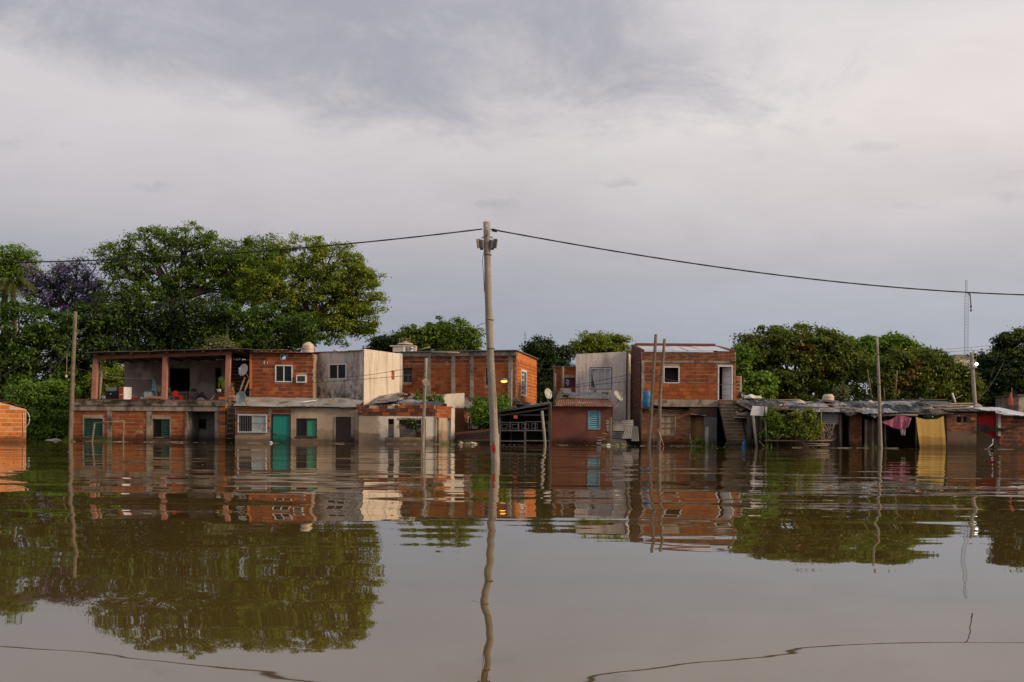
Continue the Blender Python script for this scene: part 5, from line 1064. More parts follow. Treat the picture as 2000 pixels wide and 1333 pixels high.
# --- porch with cloths
t = thing('porch_shack', 'open porch shack with pale sheet roof sheltering the hung cloths', 'shack', W.at(uS(1790),0))
shackroof(t, 1722, 1856, 812, 808, 'zinc', sheets=6, jit=.025, back=4, rise=.78); 
for px in (1726,1787): rod('post', 'wood_dark', [W.at(uS(px),-1.2,.15), W.at(uS(px),zS(px,812),.15)], .055, t)
rod('front_beam', 'wood', [P(1704,812.5,48.2),P(1760,811,48.2),P(1792,811.5,48.2)], .055, t); rod('front_beam', 'wood_dark', [P(1786,810,48.3),P(1852,806,48.3)], .05, t)
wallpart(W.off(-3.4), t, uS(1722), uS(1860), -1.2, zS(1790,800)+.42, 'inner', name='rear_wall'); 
for i in range(8): a = uS(1735)+i*.16; piece(W.off(-3.3), t, 'plank', 'wood_dark', a, a+.14, -1.2, 1.2, 0, .03)
def hang(name, label, pts_top, pts_bot, m, waves, amp, seed, nu=40, nv=16, sag=0.0):
    rd = random.Random(seed); p0 = rd.uniform(0,6)
    def cur(L, a):
        x = a*(len(L)-1); i = min(int(x), len(L)-2); return L[i].lerp(L[i+1], x-i)
    def fn(a, v):
        q = cur(pts_top,a).lerp(cur(pts_bot,a), v)
        k = math.sin(a*waves*6.28+p0+1.2*v)+.5*math.sin(a*waves*13.1+2*v)
        return q+Vector((0, -amp*k*(.4+.6*v), 0)) - Vector((0,0,sag*4*a*(1-a)*(1-v)))
    m_ = MB(); m_.grid(fn,nu,nv); return tag(m_.build(name, M[m], None, True), label, 'cloth')
Yc = 48.1
hang('curtain', 'mustard yellow curtain hanging down into the water', [P(1788.5,815,Yc),P(1808,820,Yc),P(1830,819,Yc),P(1843,813,Yc)], [P(1797,882,Yc-.1),P(1815,884,Yc-.1),P(1835,883,Yc-.1),P(1849,881,Yc-.1)], 'yellow', 2.3, .009, 4)
hang('pink_cloth', 'pink patterned cloth draped from the porch beam', [P(1722,824,Yc),P(1742,819,Yc),P(1753,812,Yc),P(1768,813,Yc),P(1780,817,Yc)], [P(1724,826,Yc),P(1744,836,Yc),P(1757,839,Yc),P(1768,839,Yc),P(1776,831,Yc)], 'pink', 2.6, .055, 6)
hang('rag', 'small grey rag hanging below the pink cloth', [P(1757,838,Yc+.1),P(1769,839,Yc+.1)], [P(1760,850,Yc+.1),P(1768,851,Yc+.1)], 'tarp_grey', 2, .04, 9, 8, 6)
# --- brick shack
t = thing('brick_shack', 'brown brick shack with small square vent right of the yellow curtain', 'shack', W.at(uS(1878),0)); Wq = W.off(.05); uq = lambda px: Wq.uv(px,840)[0]; zq = lambda py: Wq.uv(1878,py)[1]
vn = (uq(1868),uq(1890),zq(826),zq(814)); zt_ = zq(807)
wallpart(Wq, t, uq(1849), uq(1907), -1.2, zt_, 'mortar_dark', holes=[vn]); bricks(Wq, t, [(uq(1849)+.01,uq(1907)-.01,zq(843),zt_)], [vn], bl=.25, bh=.082, j=.018, key='common', d0=-.05, d1=.02)
piece(Wq, t, 'rendered_base', 'shack_render', uq(1849)+.01, uq(1907)-.01, -1.2, zq(843), -.05, .025)
piece(Wq, t, 'vent_mullion', 'common', (vn[0]+vn[1])/2-.05, (vn[0]+vn[1])/2+.05, vn[2], vn[3], -.1, .02); piece(Wq, t, 'vent_back', 'inner', vn[0], vn[1], vn[2], vn[3], -.35, -.21)
heap('stone_block', 'pale broken block at the upper right corner of the brick shack', 'stone', Wq.at(uq(1898),zq(821),.02), (.22,.12), .22, 'common', 12, 1)
wallpart(Wall.xy(Wq.at(uq(1907),0,-.21).xy,Wq.at(uq(1907),0,-3.5).xy), t, 0, 3.3, -1.2, zt_, 'brick_old', name='side_wall')
corr('roof_sheet', 'zinc_dark', t, W.at(uS(1846),zS(1850,804,.3),.3), W.at(uS(1912),zS(1905,804,.3),.3), W.at(uS(1912),zS(1905,804,.3)+.55,-3.6), W.at(uS(1846),zS(1850,804,.3)+.6,-3.6), sheets=3, jit=.03)
for k,(a,ya,b,yb,m_) in enumerate(((1846,800,1905,798,'wood_tan'),(1850,796,1900,793,'wood_tan'),(1842,793,1895,795,'wood'),(1856,790,1902,789,'wood_tan'))):
    q0, q1 = P(a,ya,48.2+k*.7), P(b,yb,48.0+k*.8); d_ = Vector((0,.35,.03)); tag(MB().hexa([q0,q1,q1+d_,q0+d_]+[x+Vector((0,0,.035)) for x in (q0,q1,q1+d_,q0+d_)]).build('roof_board', M[m_]), ['front tan board on the brick shack roof','second tan board on the brick shack roof','grey board behind the tan boards on the brick shack roof','rearmost tan board on the brick shack roof'][k], 'board')
heap('stone_block', 'pinkish stone block at the foot of the lamp pole on the roof', 'stone', P(1910,796,50), (.26,.2), .17, 'stone', 13, 1)
# --- shack with red cloth
t = thing('sheet_roof_shack', 'dark shack under a wide pale sheet roof at the right edge', 'shack', W.at(uS(1970),0))
wallpart(W, t, uS(1953), W.L, -1.2, zS(1980,812), 'mortar_dark', holes=[]); bricks(W, t, [(uS(1953)+.02,W.L,-.1,zS(1980,813))], key='brick_old', bl=.33, bh=.19, j=.03, alt='brick', altp=.35)
piece(W, t, 'lintel_band', 'brick_old', uS(1907), uS(1950), zS(1930,812), zS(1930,803), -.5, -.3); piece(W, t, 'white_jamb', 'plaster_white', uS(1949), uS(1954), zS(1950,852), zS(1950,810), -.3, .04)
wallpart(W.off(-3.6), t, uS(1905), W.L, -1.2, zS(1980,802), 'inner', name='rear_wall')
corr('roof_sheet', 'zinc_light', t, W.at(uS(1908),zS(1908,801,.35),.35), W.at(uS(1960),zS(1955,806,.35),.45), W.at(uS(1975),zS(1955,806)+.42,-4), W.at(uS(1905),zS(1908,801)+.38,-4), sheets=4, pitch=.11, jit=.01)
corr('roof_sheet', 'zinc_light', t, W.at(uS(1951),zS(1955,811,.35),.40), W.at(W.L,zS(2000,815,.35),.40), W.at(W.L,zS(2000,815)+.55,-4), W.at(uS(1958),zS(1955,811)+.48,-4), sheets=5, pitch=.11, jit=.01)
hang('red_cloth', 'bright red cloth hung under the pale sheet roof', [P(1908,813,48.75),P(1930,812,48.75),P(1949,812,48.75)], [P(1908,833,48.75),P(1930,850,48.75),P(1950,860,48.75)], 'redcloth', 2, .03, 2)
hang('black_cloth', 'black cloth sagging across the red cloth to the brick wall', [P(1908,828,48.45),P(1935,834,48.35),P(1960,837,48.3),P(1987,833,48.35)], [P(1908,845,48.45),P(1935,842,48.35),P(1960,844,48.3),P(1989,834,48.35)], 'blackcloth', 2, .03, 3)
tag(MB().box(P(1975,872,47.6)+Vector((.3,0,-.35)), (2.4,.35,.72)).build('low_wall', M['shack_render']), 'low brown wall standing in the water at the right edge', 'wall')
t = thing('broken_stick', 'white broken stick standing in the water by the low wall', 'stick', P(1938,876,47.3)); rod('stick', 'white', [P(1930,876,47.3),P(1939,867,47.3)], .02, t); rod('stick', 'white', [P(1939,869,47.3),P(1939,858,47.3)], .02, t)
# --- junk on the shack roofs
zr0 = lambda px, py, Y: P(px,py,Y)
junk = [('black rumpled tarpaulin on the roof just left of the thin pole',1545,794,48.9,2.4,1.5,.30,'tarp_black'),('grey crumpled plastic sheet on the roof over the bush',1585,797,48.7,2.3,1.3,.28,'tarp_grey'),('silver plastic sheet on the roof above the grey plank panel',1620,797,48.8,1.6,1.2,.16,'tarp_grey'),('dark tarpaulin lump on the roof behind the white board',1505,793,49.2,1.7,1.3,.26,'tarp_black'),('big black tarpaulin heap on the roof right of the thin pole',1768,798,49.2,2.6,1.5,.34,'tarp_black'),('black plastic scrap at the front edge of the porch roof',1738,800,49.0,1.1,1.2,.22,'tarp_black'),('grey plastic sheet around the thin pole on the roof',1702,800,48.7,1.5,1.3,.18,'tarp_grey'),('long dark sheet along the back of the shack roofs',1640,786,51.0,3.0,1.0,.16,'tarp_black'),('pale flattened sheet at the back of the porch roof',1810,789,51.0,3.2,1.2,.10,'tarp_grey'),('black rolled tarpaulin behind the white sack',1482,788,49.8,1.4,.8,.30,'tarp_black')]
for i,(lab,px,py,Y,a,b,h,m_) in enumerate(junk): crumple('tarpaulin', lab, 'tarpaulin', P(px,py+3,Y)-Vector((0,0,.05)), a, b, h, m_, 50+i, rz=random.uniform(-.12,.12))
for i,(a,ya,b,yb,Y,m_,lab) in enumerate(((1462,783,1560,781,50.6,'wood','long grey pole lying at the back of the left shack roof'),(1640,797,1690,801,48.4,'wood_tan','tan batten at the front edge of the roof over the dark opening'),(1640,802,1668,806,48.2,'wood','short grey batten under the tan batten'),(1690,783,1850,781,51.3,'wood_dark','long dark pole along the back of the porch roof'),(1795,795,1850,792,49.2,'wood_tan','tan batten on the right half of the porch roof'),(1560,789,1625,791,49.6,'beamred','reddish batten on the roof left of the cream tank'),(1800,800,1845,799,48.6,'wood','grey batten at the front of the porch roof right end'))):
    tag(rod('roof_pole', m_, [P(a,ya,Y),P(b,yb,Y)], .035), lab, 'pole')
q = P(1617.5,783.5,50.8); R0 = 11.2/ppm(50.8); t = thing('water_tank', 'low cream water tank on the shack roof', 'water tank', q); MB().lathe(q,[(R0*.95,0),(R0,.03),(R0,.12),(R0*.95,.14),(R0,.16),(R0,.23),(R0*.8,.27),(R0*.78,.32),(R0*.6,.34)],18).build('tank_body', M['cream_plastic'], t, True)
heap('yellow_lump', 'yellowish foam lump on the porch roof', 'foam', P(1819,801,48.6), (.2,.16), .16, 'wood_tan', 14, 1)
tag(rod('white_bar', 'zinc_light', [P(1866,787,50.5),P(1860,768,50.5)], .045), 'white bar leaning upright on the brick shack roof', 'bar')
tag(rod('thin_stick', 'wood', [P(1853,786,50.6),P(1880,772,50.6)], .02), 'thin stick crossing behind the white bar', 'stick')
for i,(lab,px,py,Y,a,b,h,m_) in enumerate((('black torn sheet on the broken roof of the ruined house',757,786,51.8,1.6,1.0,.16,'tarp_black'),('silver torn sheet on the broken roof left of the weeds',800,783,52.2,1.5,1.0,.14,'tarp_grey'),('dark torn sheet under the roof weeds',838,787,51.4,1.6,.8,.14,'tarp_black'))): crumple('tarpaulin', lab, 'tarpaulin', P(px,py+2,Y), a, b, h, m_, 90+i)
t = thing('roof_rubble', 'broken tiles and bricks heaped along the foot of the cream side wall', 'rubble', P(760,778,53.6)); rd = random.Random(101)
for i in range(46):
    px = rd.uniform(735,800); q = P(px, 783-(px-735)*.19+rd.uniform(-3,2), 53.3+rd.uniform(-.4,.5)); MB().box(q,(rd.uniform(.14,.32),rd.uniform(.12,.2),rd.uniform(.05,.1)),rd.uniform(-1.5,1.5),rd.uniform(-.4,.4)).build('brick', M[rd.choice(['brick','brick_old','stone','common'])], t)
rd = random.Random(202)
for i,(px,Y,m_,a,lab) in enumerate(((1490,48.6,'stone',.5,'pale crumpled scrap at the roof edge just right of the white board'),(1522,50.6,'tarp_black',.7,'black scrap at the back of the roof above the left half of the bush'),(1535,48.5,'wood_tan',.5,'tan scrap at the roof edge above the middle of the bush'),(1565,50.9,'stone',.6,'pale scrap on the roof behind the grey crumpled sheet'),(1600,50.2,'tarp_black',.6,'black scrap on the roof just left of the cream tank'),(1640,50.4,'tarp_grey',.7,'grey scrap on the roof right of the cream tank'),(1662,48.6,'zinc_dark',.6,'rusty scrap at the roof edge over the dark opening'),(1684,49.8,'tarp_black',.8,'black scrap on the roof left of the thin pole'),(1716,50.6,'stone',.6,'pale scrap behind the thin pole on the roof'),(1735,48.4,'tarp_grey',.7,'grey scrap at the roof edge above the pink cloth'),(1795,50.8,'tarp_black',.9,'black scrap at the back of the porch roof above the yellow curtain'),(1832,48.7,'wood_tan',.6,'tan scrap at the roof edge above the right end of the yellow curtain'),(1700,51.4,'stone',.5,'small pale scrap at the very back of the roof near the thin pole'),(1775,48.6,'zinc_dark',.6,'rusty scrap at the roof edge between the pink cloth and the yellow curtain'))):
    py = (806-(Y-48.3)*6.5) + (px-1650)*.012
    crumple('plastic_scrap', lab, 'scrap', P(px,py,Y)+Vector((0,0,.02)), a, a*.7, rd.uniform(.12,.22), m_, 300+i, n=14, rz=rd.uniform(-1,1))
for i,(px,w_,l_,m_) in enumerate(((1545,.5,.35,'tarp_black'),(1585,.35,.22,'tarp_grey'),(1650,.6,.18,'tarp_black'),(1700,.5,.25,'tarp_grey'),(1860,.4,.15,'tarp_black'))):
    q = P(px,803+(px-1500)*.02,48.15); hang('torn_strip', ['black torn strip hanging from the eave over the bush','grey torn strip hanging from the eave at the right end of the bush','black torn strip hanging over the dark opening','grey torn strip hanging beside the thin pole','short black strip hanging over the brick shack'][i], [q,q+Vector((w_*.5,0,-.02)),q+Vector((w_,0,.0))], [q+Vector((.05,0,-l_*.6)),q+Vector((w_*.45,0,-l_)),q+Vector((w_*.9,0,-l_*.4))], m_, 2, .02, 60+i, 12, 5)
# --- rubble shelf, sack, helmet, signboard beside the stair
t = thing('rubble_shelf', 'slab piled with broken bricks right of the stair', 'rubble', P(1456,816,50.6)); rd = random.Random(77)
MB().box(P(1456,816,50.4),(1.15,1.0,.07)).build('slab', M['stone'], t); MB().box(P(1450,797,51.4),(.9,.8,.06)).build('slab', M['concrete'], t)
for i in range(26):
    px, py = rd.uniform(1442,1470), rd.uniform(799,813); MB().box(P(px,py,50.2+rd.uniform(-.2,.4)), (rd.uniform(.12,.3),rd.uniform(.12,.22),rd.uniform(.07,.13)), rd.uniform(-1,1), rd.uniform(-.3,.3)).build('brick', M[rd.choice(['stone','brick_old','common','stone'])], t)
for px,w_ in ((1455,.32),(1462,.2)): MB().box(P(px,842,50.6)+Vector((0,0,-.3)), (w_,.3,1.8)).build('pier', M['brick_old'], t)
heap('rubble_bag', 'pale rough sack of rubble at the slab edge', 'sack', P(1454,812,50.0), (.30,.2), .22, 'stone', 15)
heap('white_sack', 'long white sack lying on the roof corner right of the white door', 'sack', P(1467,778.5,50.8), (.42,.25), .20, 'sack', 16); heap('black_bag', 'shiny black bag on the ledge right of the white door', 'bag', P(1448,778,50.9), (.22,.2), .32, 'tarp_black', 17)
a,b,c_,d_ = P(1465,811.5,48.0),P(1497.5,813,48.0),P(1499,795,48.0),P(1470,793,48.0); t = thing('white_board', 'white sheet board fixed under the shack roof edge', 'board', (a+b)/2)
MB().prism([a,b,c_,d_], (0,.02,0)).build('panel', M['zinc_light'], t); rod('batten', 'wood_dark', [P(1493,790,47.95),P(1493,814,47.95)], .03, t)
q0,q1 = P(1479,880,48.0), P(1471,812,48.0); tag(rod('pale_post', 'wood_pole', [q0,q0.lerp(q1,.5)+Vector((-.02,0,0)),q1], .07), 'pale peeling post under the white board', 'post')
for px,lab in ((1464,'dark trunk like post left of the pale post'),(1487,'dark trunk like post right of the pale post')): tag(rod('dark_post', 'wood_dark', [P(px,885,48.5),P(px,813,48.5)], .13, None, 8), lab, 'post')
tag(rod('thin_stick', 'wood', [P(1482,861,47.8),P(1493,873,47.8)], .02), 'short pale stick slanting into the water by the bush', 'stick')
t = thing('stick_fence', 'low fence rails and dry twigs in front of the bush', 'fence', P(1560,864,47.6))
rod('rail', 'wood', [P(1494,861,47.7),P(1560,861.5,47.7),P(1624,861,47.7)], .035, t); rod('rail', 'wood', [P(1568,867,47.6),P(1620,868,47.6)], .04, t); rod('rail', 'wood', [P(1570,871,47.5),P(1618,870.5,47.5)], .035, t)
for a,b in (((1603,860),(1604,800)),((1497,872),(1495,822)),((1610,862),(1606,832))): rod('stake', 'wood', [P(*a,47.8),P(*b,47.8)], .035, t)
rd = random.Random(9); mb = MB()
for i in range(60):
    x, y = rd.uniform(1601,1627), rd.uniform(836,862); a = rd.gauss(1.5,.6); L = rd.uniform(8,22); q = P(x,y,47.9+rd.uniform(-.15,.2)); r_ = P(x+L*math.cos(a),y-L*math.sin(a),47.9+rd.uniform(-.15,.2)); m_ = q.lerp(r_,.5)+Vector((rd.uniform(-.05,.05),0,rd.uniform(-.05,.05))); mb.tube([q,m_,r_],[.014,.01,.004],3,False)
mb.build('twig_bundle', M['deadtwig'], t)

# ================================================================== POLES AND WIRES
def pole(label, pts, radii, Y, m='wood_pole', group='wooden poles', zb=-1.2):
    p = [P(x,y,Y) for x,y in pts]; p[0] = p[0]+(p[0]-p[1]).normalized()*max(0,(p[0].z-zb)) if p[0].z > zb else p[0]
    t = thing('utility_pole', label, 'pole', p[0], group); q = [p[0]]
    for a,b in zip(p,p[1:]):
        for k in range(1,5): q.append(a.lerp(b,k/4))
    n = len(q); rr = [radii[0]+(radii[1]-radii[0])*i/(n-1)+random.uniform(-.004,.004) for i in range(n)]
    MB().tube(q, rr, 12).build('shaft', M[m], t, True); return t, p
YP = 21.6
t, pp = pole('tall grey wooden pole standing nearest in the open water, carrying the cable', [(968,906),(964,820),(958,700),(953,560),(950.5,434)], (.095,.070), YP, group=None)
for py in (499,626,682): q = P(951+(py-434)*.030,py,YP); MB().lathe(q,[(.080+(py-434)*.00006,0),(.080+(py-434)*.00006,.010)],14).build('wire_band', M['metal_dark'], t)
q = P(966,872,YP); MB().lathe(q,[(.1005,0),(.1005,.26)],14).build('wet_mark', M['wood_pole'], t)
MB().prism([P(962.5,884,YP)+Vector((0,-.103,0)),P(966.5,885,YP)+Vector((0,-.103,0)),P(968,876,YP)+Vector((0,-.102,0)),P(966,868,YP)+Vector((0,-.100,0)),P(964.5,861,YP)+Vector((0,-.0985,0)),P(963,866,YP)+Vector((0,-.099,0)),P(960.5,874,YP)+Vector((0,-.101,0))],(0,.012,0)).build('red_paint', M['redcloth'], t)
for (px,rz,lab) in ((941,-.45,'left of the two grey floodlight boxes at the head of the tall pole'),(961.5,.5,'right of the two grey floodlight boxes at the head of the tall pole')):
    c = P(px,477,YP-.02); o = thing('floodlight', lab, 'floodlight', c, 'floodlights on the tall pole'); s_ = -1 if px < 950 else 1
    MB().box(c,(.11,.14,.17),rz,.15).build('housing', M['metal_grey'], o); MB().box(c+Vector((s_*.062,-.05,-.0)),(.018,.14,.20),rz+s_*.12,.25).build('hood', M['zinc_dark'], o); MB().box(c+Vector((0,0,-.11)),(.06,.05,.03),rz).build('gland', M['metal_dark'], o)
    rod('bracket', 'metal_dark', [c+Vector((0,.05,.09)),c+Vector((0,.05,.15)),P(951.5,462,YP)+Vector((0,-.05,0))], .012, o)
rod('loose_wire', 'metal_dark', [P(946,487,YP-.1),P(942,510,YP-.1),P(944,530,YP-.1),P(946,570,YP-.1)], .006, t, 4); rod('loose_wire', 'metal_dark', [P(948,631,YP-.1),P(938,634,YP-.1),P(931,639,YP-.1)], .006, t, 4); bx('insulator', 'metal_grey', P(951,455,YP-.1), (.06,.05,.10), t)
def cable(name, label, pts, Y0, Y1, r, sag_pts=30, m='black', group=None, twist=True):
    # smooth curve through photo points, at depths between Y0 and Y1
    xs = np.array([p[0] for p in pts],float); ys = np.array([p[1] for p in pts],float); c = np.polyfit((xs-xs[0])/(xs[-1]-xs[0]), ys, min(3,len(pts)-1))
    L = []
    for i in range(sag_pts+1):
        f = i/sag_pts; L.append(P(xs[0]+(xs[-1]-xs[0])*f, float(np.polyval(c,f)), Y0+(Y1-Y0)*f))
    return tag(MB().tube(L, [r*(1+.18*((i%2)-.5)) if twist else r for i in range(len(L))], 6).build(name, M[m], None, True), label, 'cable', group)
cable('power_cable', 'thick black cable running from the tall pole to the left edge', [(942,448),(700,474),(450,495),(250,507),(0,513),(-700,500)], YP, 24.5, .015, 60)
cable('power_cable', 'thick black cable sagging from the tall pole to the right edge', [(958,449),(1200,489),(1500,536),(1800,568),(2000,574),(2500,560)], YP, 22.5, .0155, 70)
MB().tube([P(961,449.5,YP-.02),P(971,451.5,YP-.02)],.035,6).build('cable_clamp', M['black'], t, True)
o = thing('cable_tail', 'knotted cable end dangling from the right hand cable', 'cable', P(1895,572,22.3)); MB().tube([P(1894,572,22.35),P(1896,590,22.35),P(1896.5,609,22.35)],.012,5).build('tail', M['black'], o, True); MB().tube([P(1889,571,22.35),P(1894,577,22.35),P(1895,582,22.35)],.010,5).build('tail', M['black'], o, True)
for py in (599,607): MB().box(P(1896.3,py,22.35),(.03,.03,.035)).build('knot', M['black'], o)
t, pp = pole('tall bare wooden pole at the left corner of the terrace house', [(137.5,864),(142,735),(147.5,609)], (.125,.09), 52.4, 'wood')
rod('rope', 'wood_tan', [P(131,690,52.2),P(129.5,745,52.2)], .012, t, 4); bx('float', 'white', P(129.5,735,52.2), (.08,.08,.12), t)
t, pp = pole('slim grey pole with a tilted meter box before the ruined house', [(826,868),(829,770),(832,700)], (.085,.075), 49.4)
c = P(835,747,49.2); o = MB().box(c,(.26,.14,.36),0).build('meter_box', M['stone'], t); o.rotation_euler = (0,-.45,0); 
for py in (726,738): MB().lathe(P(830.6,py,49.4),[(.085,0),(.085,.03)],10).build('wire_band', M['metal_dark'], t)
t, pp = pole('thick dark pole leaning before the tall brick house, left of the pair', [(1268,872),(1273,785),(1281,653.5)], (.115,.075), 49.6, 'wood'); rod('knee_brace', 'wood', [P(1277,868,49.5),P(1277,846,49.55)], .06, t)
t, pp = pole('slightly shorter grey pole before the tall brick house, right of the pair', [(1286.5,871),(1289.5,770),(1298,662)], (.10,.07), 49.5, 'wood'); MB().lathe(P(1292,734,49.5),[(.085,0),(.085,.05)],10).build('wire_band', M['metal_dark'], t); rod('leaning_board', 'wood_tan', [P(1296,871,49.3),P(1285,838,49.45)], .03, t)
tag(rod('short_post', 'wood_pole', [P(1379.5,885,50),P(1381,834,50)], .085), 'short grey post in the water before the yellowish door', 'post'); tag(rod('thin_stick', 'wood_tan', [P(1351,871,50.8),P(1347,848,51.4)], .03), 'thin tan stick leaning at the foot of the yellowish door', 'stick')
t, pp = pole('thin tall pole rising through the shack roofs', [(1720.5,877),(1717,760),(1712.5,657)], (.085,.055), 47.9)
for py in (693,752,806): MB().lathe(P(1713.5+(py-657)*.034,py,47.9),[(.075+(py-657)*.0001,0),(.075+(py-657)*.0001,.02)],10).build('wire_band', M['metal_dark'], t)
t, pp = pole('grey pole with a lit white lamp behind the shack roofs', [(1905,800),(1901,745),(1897.5,689)], (.12,.09), 53.5)
rod('lamp_arm', 'metal_grey', [P(1899,722,53.5),P(1906,716,53.2)], .025, t); o = bx('lamp_head', 'lamp_white', P(1906,711,53.2), (.13,.1,.13), t); o.rotation_euler = (0,.6,0); bx('junction_box', 'white', P(1905.5,716.5,53.2), (.10,.08,.10), t)
for k,(pts,Y0,Y1,lab) in enumerate((([(1898,695),(1870,705),(1840,716)],53.5,60,'left wire from the lamp pole down to the trees'),([(1898,700),(1868,712),(1842,722)],53.5,60,'lower left wire from the lamp pole to the trees'),([(1900,699),(1940,703),(2040,707)],53.5,50,'wire from the lamp pole to the right edge'),([(1904,718),(1950,729),(2040,733)],53.4,50,'lower wire from the lamp pole to the right edge'),([(1905,783),(1935,752),(1961,705)],53.4,55,'slack guy wire curving up right of the lamp pole'),([(1820,685),(1880,680),(1960,673)],75,75,'upper distant wire in front of the sky at the right'),([(1815,689),(1880,686),(1960,682)],75,75,'lower distant wire in front of the sky at the right'),([(0,736),(70,700),(140,665)],50,52,'upper wire from the bare left pole down to the left edge'),([(60,763),(110,722),(140,668)],50,52,'steep wire from the bare left pole down to the orange house'),([(8,778),(70,742),(136,688)],50,52,'middle wire from the bare left pole to the orange house'),([(150,720),(180,727),(245,736)],52.2,55,'wire from the bare left pole to the terrace'),([(612,738),(700,735),(785,722),(832,712)],52.4,49.4,'upper wire crossing the cream side wall to the slim pole'),([(600,748),(700,742),(785,735),(832,732)],52.4,49.4,'lower wire crossing the cream side wall to the slim pole'),([(1124,752),(1180,742),(1240,730),(1290,722)],51.5,49.5,'upper wire crossing the stucco house to the pole pair'),([(1100,758),(1180,750),(1290,738)],51.5,49.5,'lower wire crossing the stucco house to the pole pair'),([(1290,740),(1350,748),(1437,752)],49.5,51.5,'wire crossing the tall brick house towards the white door'),([(998,752),(1040,756),(1130,757)],54.3,52,'wire from the street lamp to the stucco house'))):
    cable('service_wire', lab, pts, Y0, Y1, .012, 14, 'metal_dark', 'thin service wires', False)
for (a,b,lab) in (((1703,780),(1694,722),'left thin stick pole behind the shack roofs'),((1748,782),(1752,724),'right thin stick pole behind the shack roofs'),((1728,782),(1726,758),'short stick pole behind the shack roofs')): tag(rod('stick_pole', 'wood', [P(*a,53),P(*b,53)], .032), lab, 'pole')
# frame in the water before the terrace house
t = thing('goal_frame', 'thin bent wooden frame standing in the water before the green shutters', 'frame', P(210,868,49.5))
rod('upright', 'wood', [P(179,880,49.5)+Vector((0,0,-.3)),P(180,862,49.5),P(185,826,49.5)], .04, t); rod('upright', 'wood', [P(239,880,49.5)+Vector((0,0,-.3)),P(240.5,860,49.5),P(242,823,49.5)], .04, t); rod('crossbar', 'wood_tan', [P(184,826.5,49.5),P(215,824.5,49.5),P(243,822.5,49.5)], .04, t)
# distant mast and water tower
Ym = 240; t = thing('radio_mast', 'tall thin red and white lattice mast far behind the right hand trees', 'mast', P(1886,700,Ym)); zb_, zt_ = P(1886,705,Ym).z, P(1886,547,Ym).z; cx = P(1886,620,Ym).x; n = 26
for k in range(n):
    a, b = zb_+(zt_-zb_)*k/n, zb_+(zt_-zb_)*(k+1)/n; wd = .45 if k < n-5 else .22; mb = MB(); m_ = 'white' if (k//4)%2 else 'flagred'
    for dx_,dy_ in ((-wd,-wd),(wd,-wd),(0,wd)): mb.tube([(cx+dx_,Ym+dy_,a),(cx+dx_,Ym+dy_,b)],.032,4)
    mb.tube([(cx-wd,Ym-wd,a),(cx+wd,Ym-wd,b)],.03,3); mb.tube([(cx+wd,Ym-wd,a),(cx,Ym+wd,b)],.03,3); mb.tube([(cx-wd,Ym-wd,b),(cx,Ym+wd,a)],.03,3); mb.build('mast_section', M['metal_grey'], t)
t = thing('thin_antenna', 'thin distant antenna above the middle tree gap', 'antenna', P(1025.5,680,150)); rod('rod', 'metal_grey', [P(1025.5,690,150),P(1025.5,648,150)], .06, t); 
for py in (655,661,668): bx('crossbar', 'metal_grey', P(1025.5,py,150), (.5,.05,.05), t)
Yt = 130; W = Wall((1858,Yt),(1917,Yt)); t = thing('tower_block', 'distant yellowish block with stepped top behind the lamp pole', 'building', W.at(W.L/2,0)); wallpart(W, t, 0, W.L, -1, W.uv(1885,703)[1], 'cream_wall'); body(t, W, 4, -1, W.uv(1885,703)[1], 'cream_wall')
for k,(a,b,top) in enumerate(((1858,1866,697),(1866,1893,693),(1893,1915,694))): piece(W, t, 'parapet', 'stone' if k != 1 else 'concrete', W.uv(a,700)[0], W.uv(b,700)[0]-.02, W.uv(1885,703)[1]+.002, W.uv(1885,top)[1], -3, .0)
# red cloth and pale house glimpsed at the right edge
t = thing('hanging_flag', 'salmon red cloth bundle hanging on a thin pole at the right edge', 'cloth', P(1974,790,51)); rod('thin_pole', 'wood', [P(1977,800,51),P(1976,758,51)], .02, t)
MB().lathe(P(1974,792,50.9),[(.05,0),(.13,.05),(.10,.16),(.12,.27),(.06,.44),(.045,.55),(.02,.66)],8).build('cloth_bundle', M['flagred'], t, True)
W = Wall((1989,62),(2040,62)); t = thing('pale_house', 'pale house corner glimpsed through the trees at the right edge', 'house', W.at(W.L/2,0)); wallpart(W, t, 0, W.L, -1, W.uv(1990,773)[1], 'brown_render'); body(t, W, 3, -1, W.uv(1990,773)[1], 'brown_render'); flatroof(t, W, 3, W.uv(1990,773)[1], 'zinc_dark', over=.1, th=.06)

# ================================================================== TREES AND PLANTS
tree('umbrella_tree', 'broad umbrella crowned tree with dark forking limbs left of centre', (335,80), [(250,520,50,38),(300,478,62,32),(368,470,60,26),(420,505,58,36),(225,500,34,30),(450,520,55,42),(330,530,75,36),(400,560,70,40),(240,565,46,22),(300,575,50,26),(215,600,30,20)], 'leaf_mid', 40000, .18, .52, 70, .40, .52, .62, 'large trees behind the houses', seed=21)
tree('round_tree', 'big rounded tree with sunlit yellow green crown above the white tank', (590,78), [(590,500,58,44),(640,520,56,44),(670,550,62,54),(560,560,70,55),(708,575,46,54),(630,610,90,55),(700,620,44,44),(500,560,40,42),(660,640,60,32),(530,640,60,40),(690,520,34,30)], 'leaf_olive', 56000, .18, .5, 70, .45, .48, .5, 'large trees behind the houses', seed=22)
tree('slim_tree', 'darker tree filling the gap between the umbrella tree and the rounded tree', (490,83), [(510,500,42,38),(470,550,48,50),(532,530,36,40)], 'leaf_mid', 19000, .2, .6, 80, .3, .5, .5, 'large trees behind the houses', seed=23)
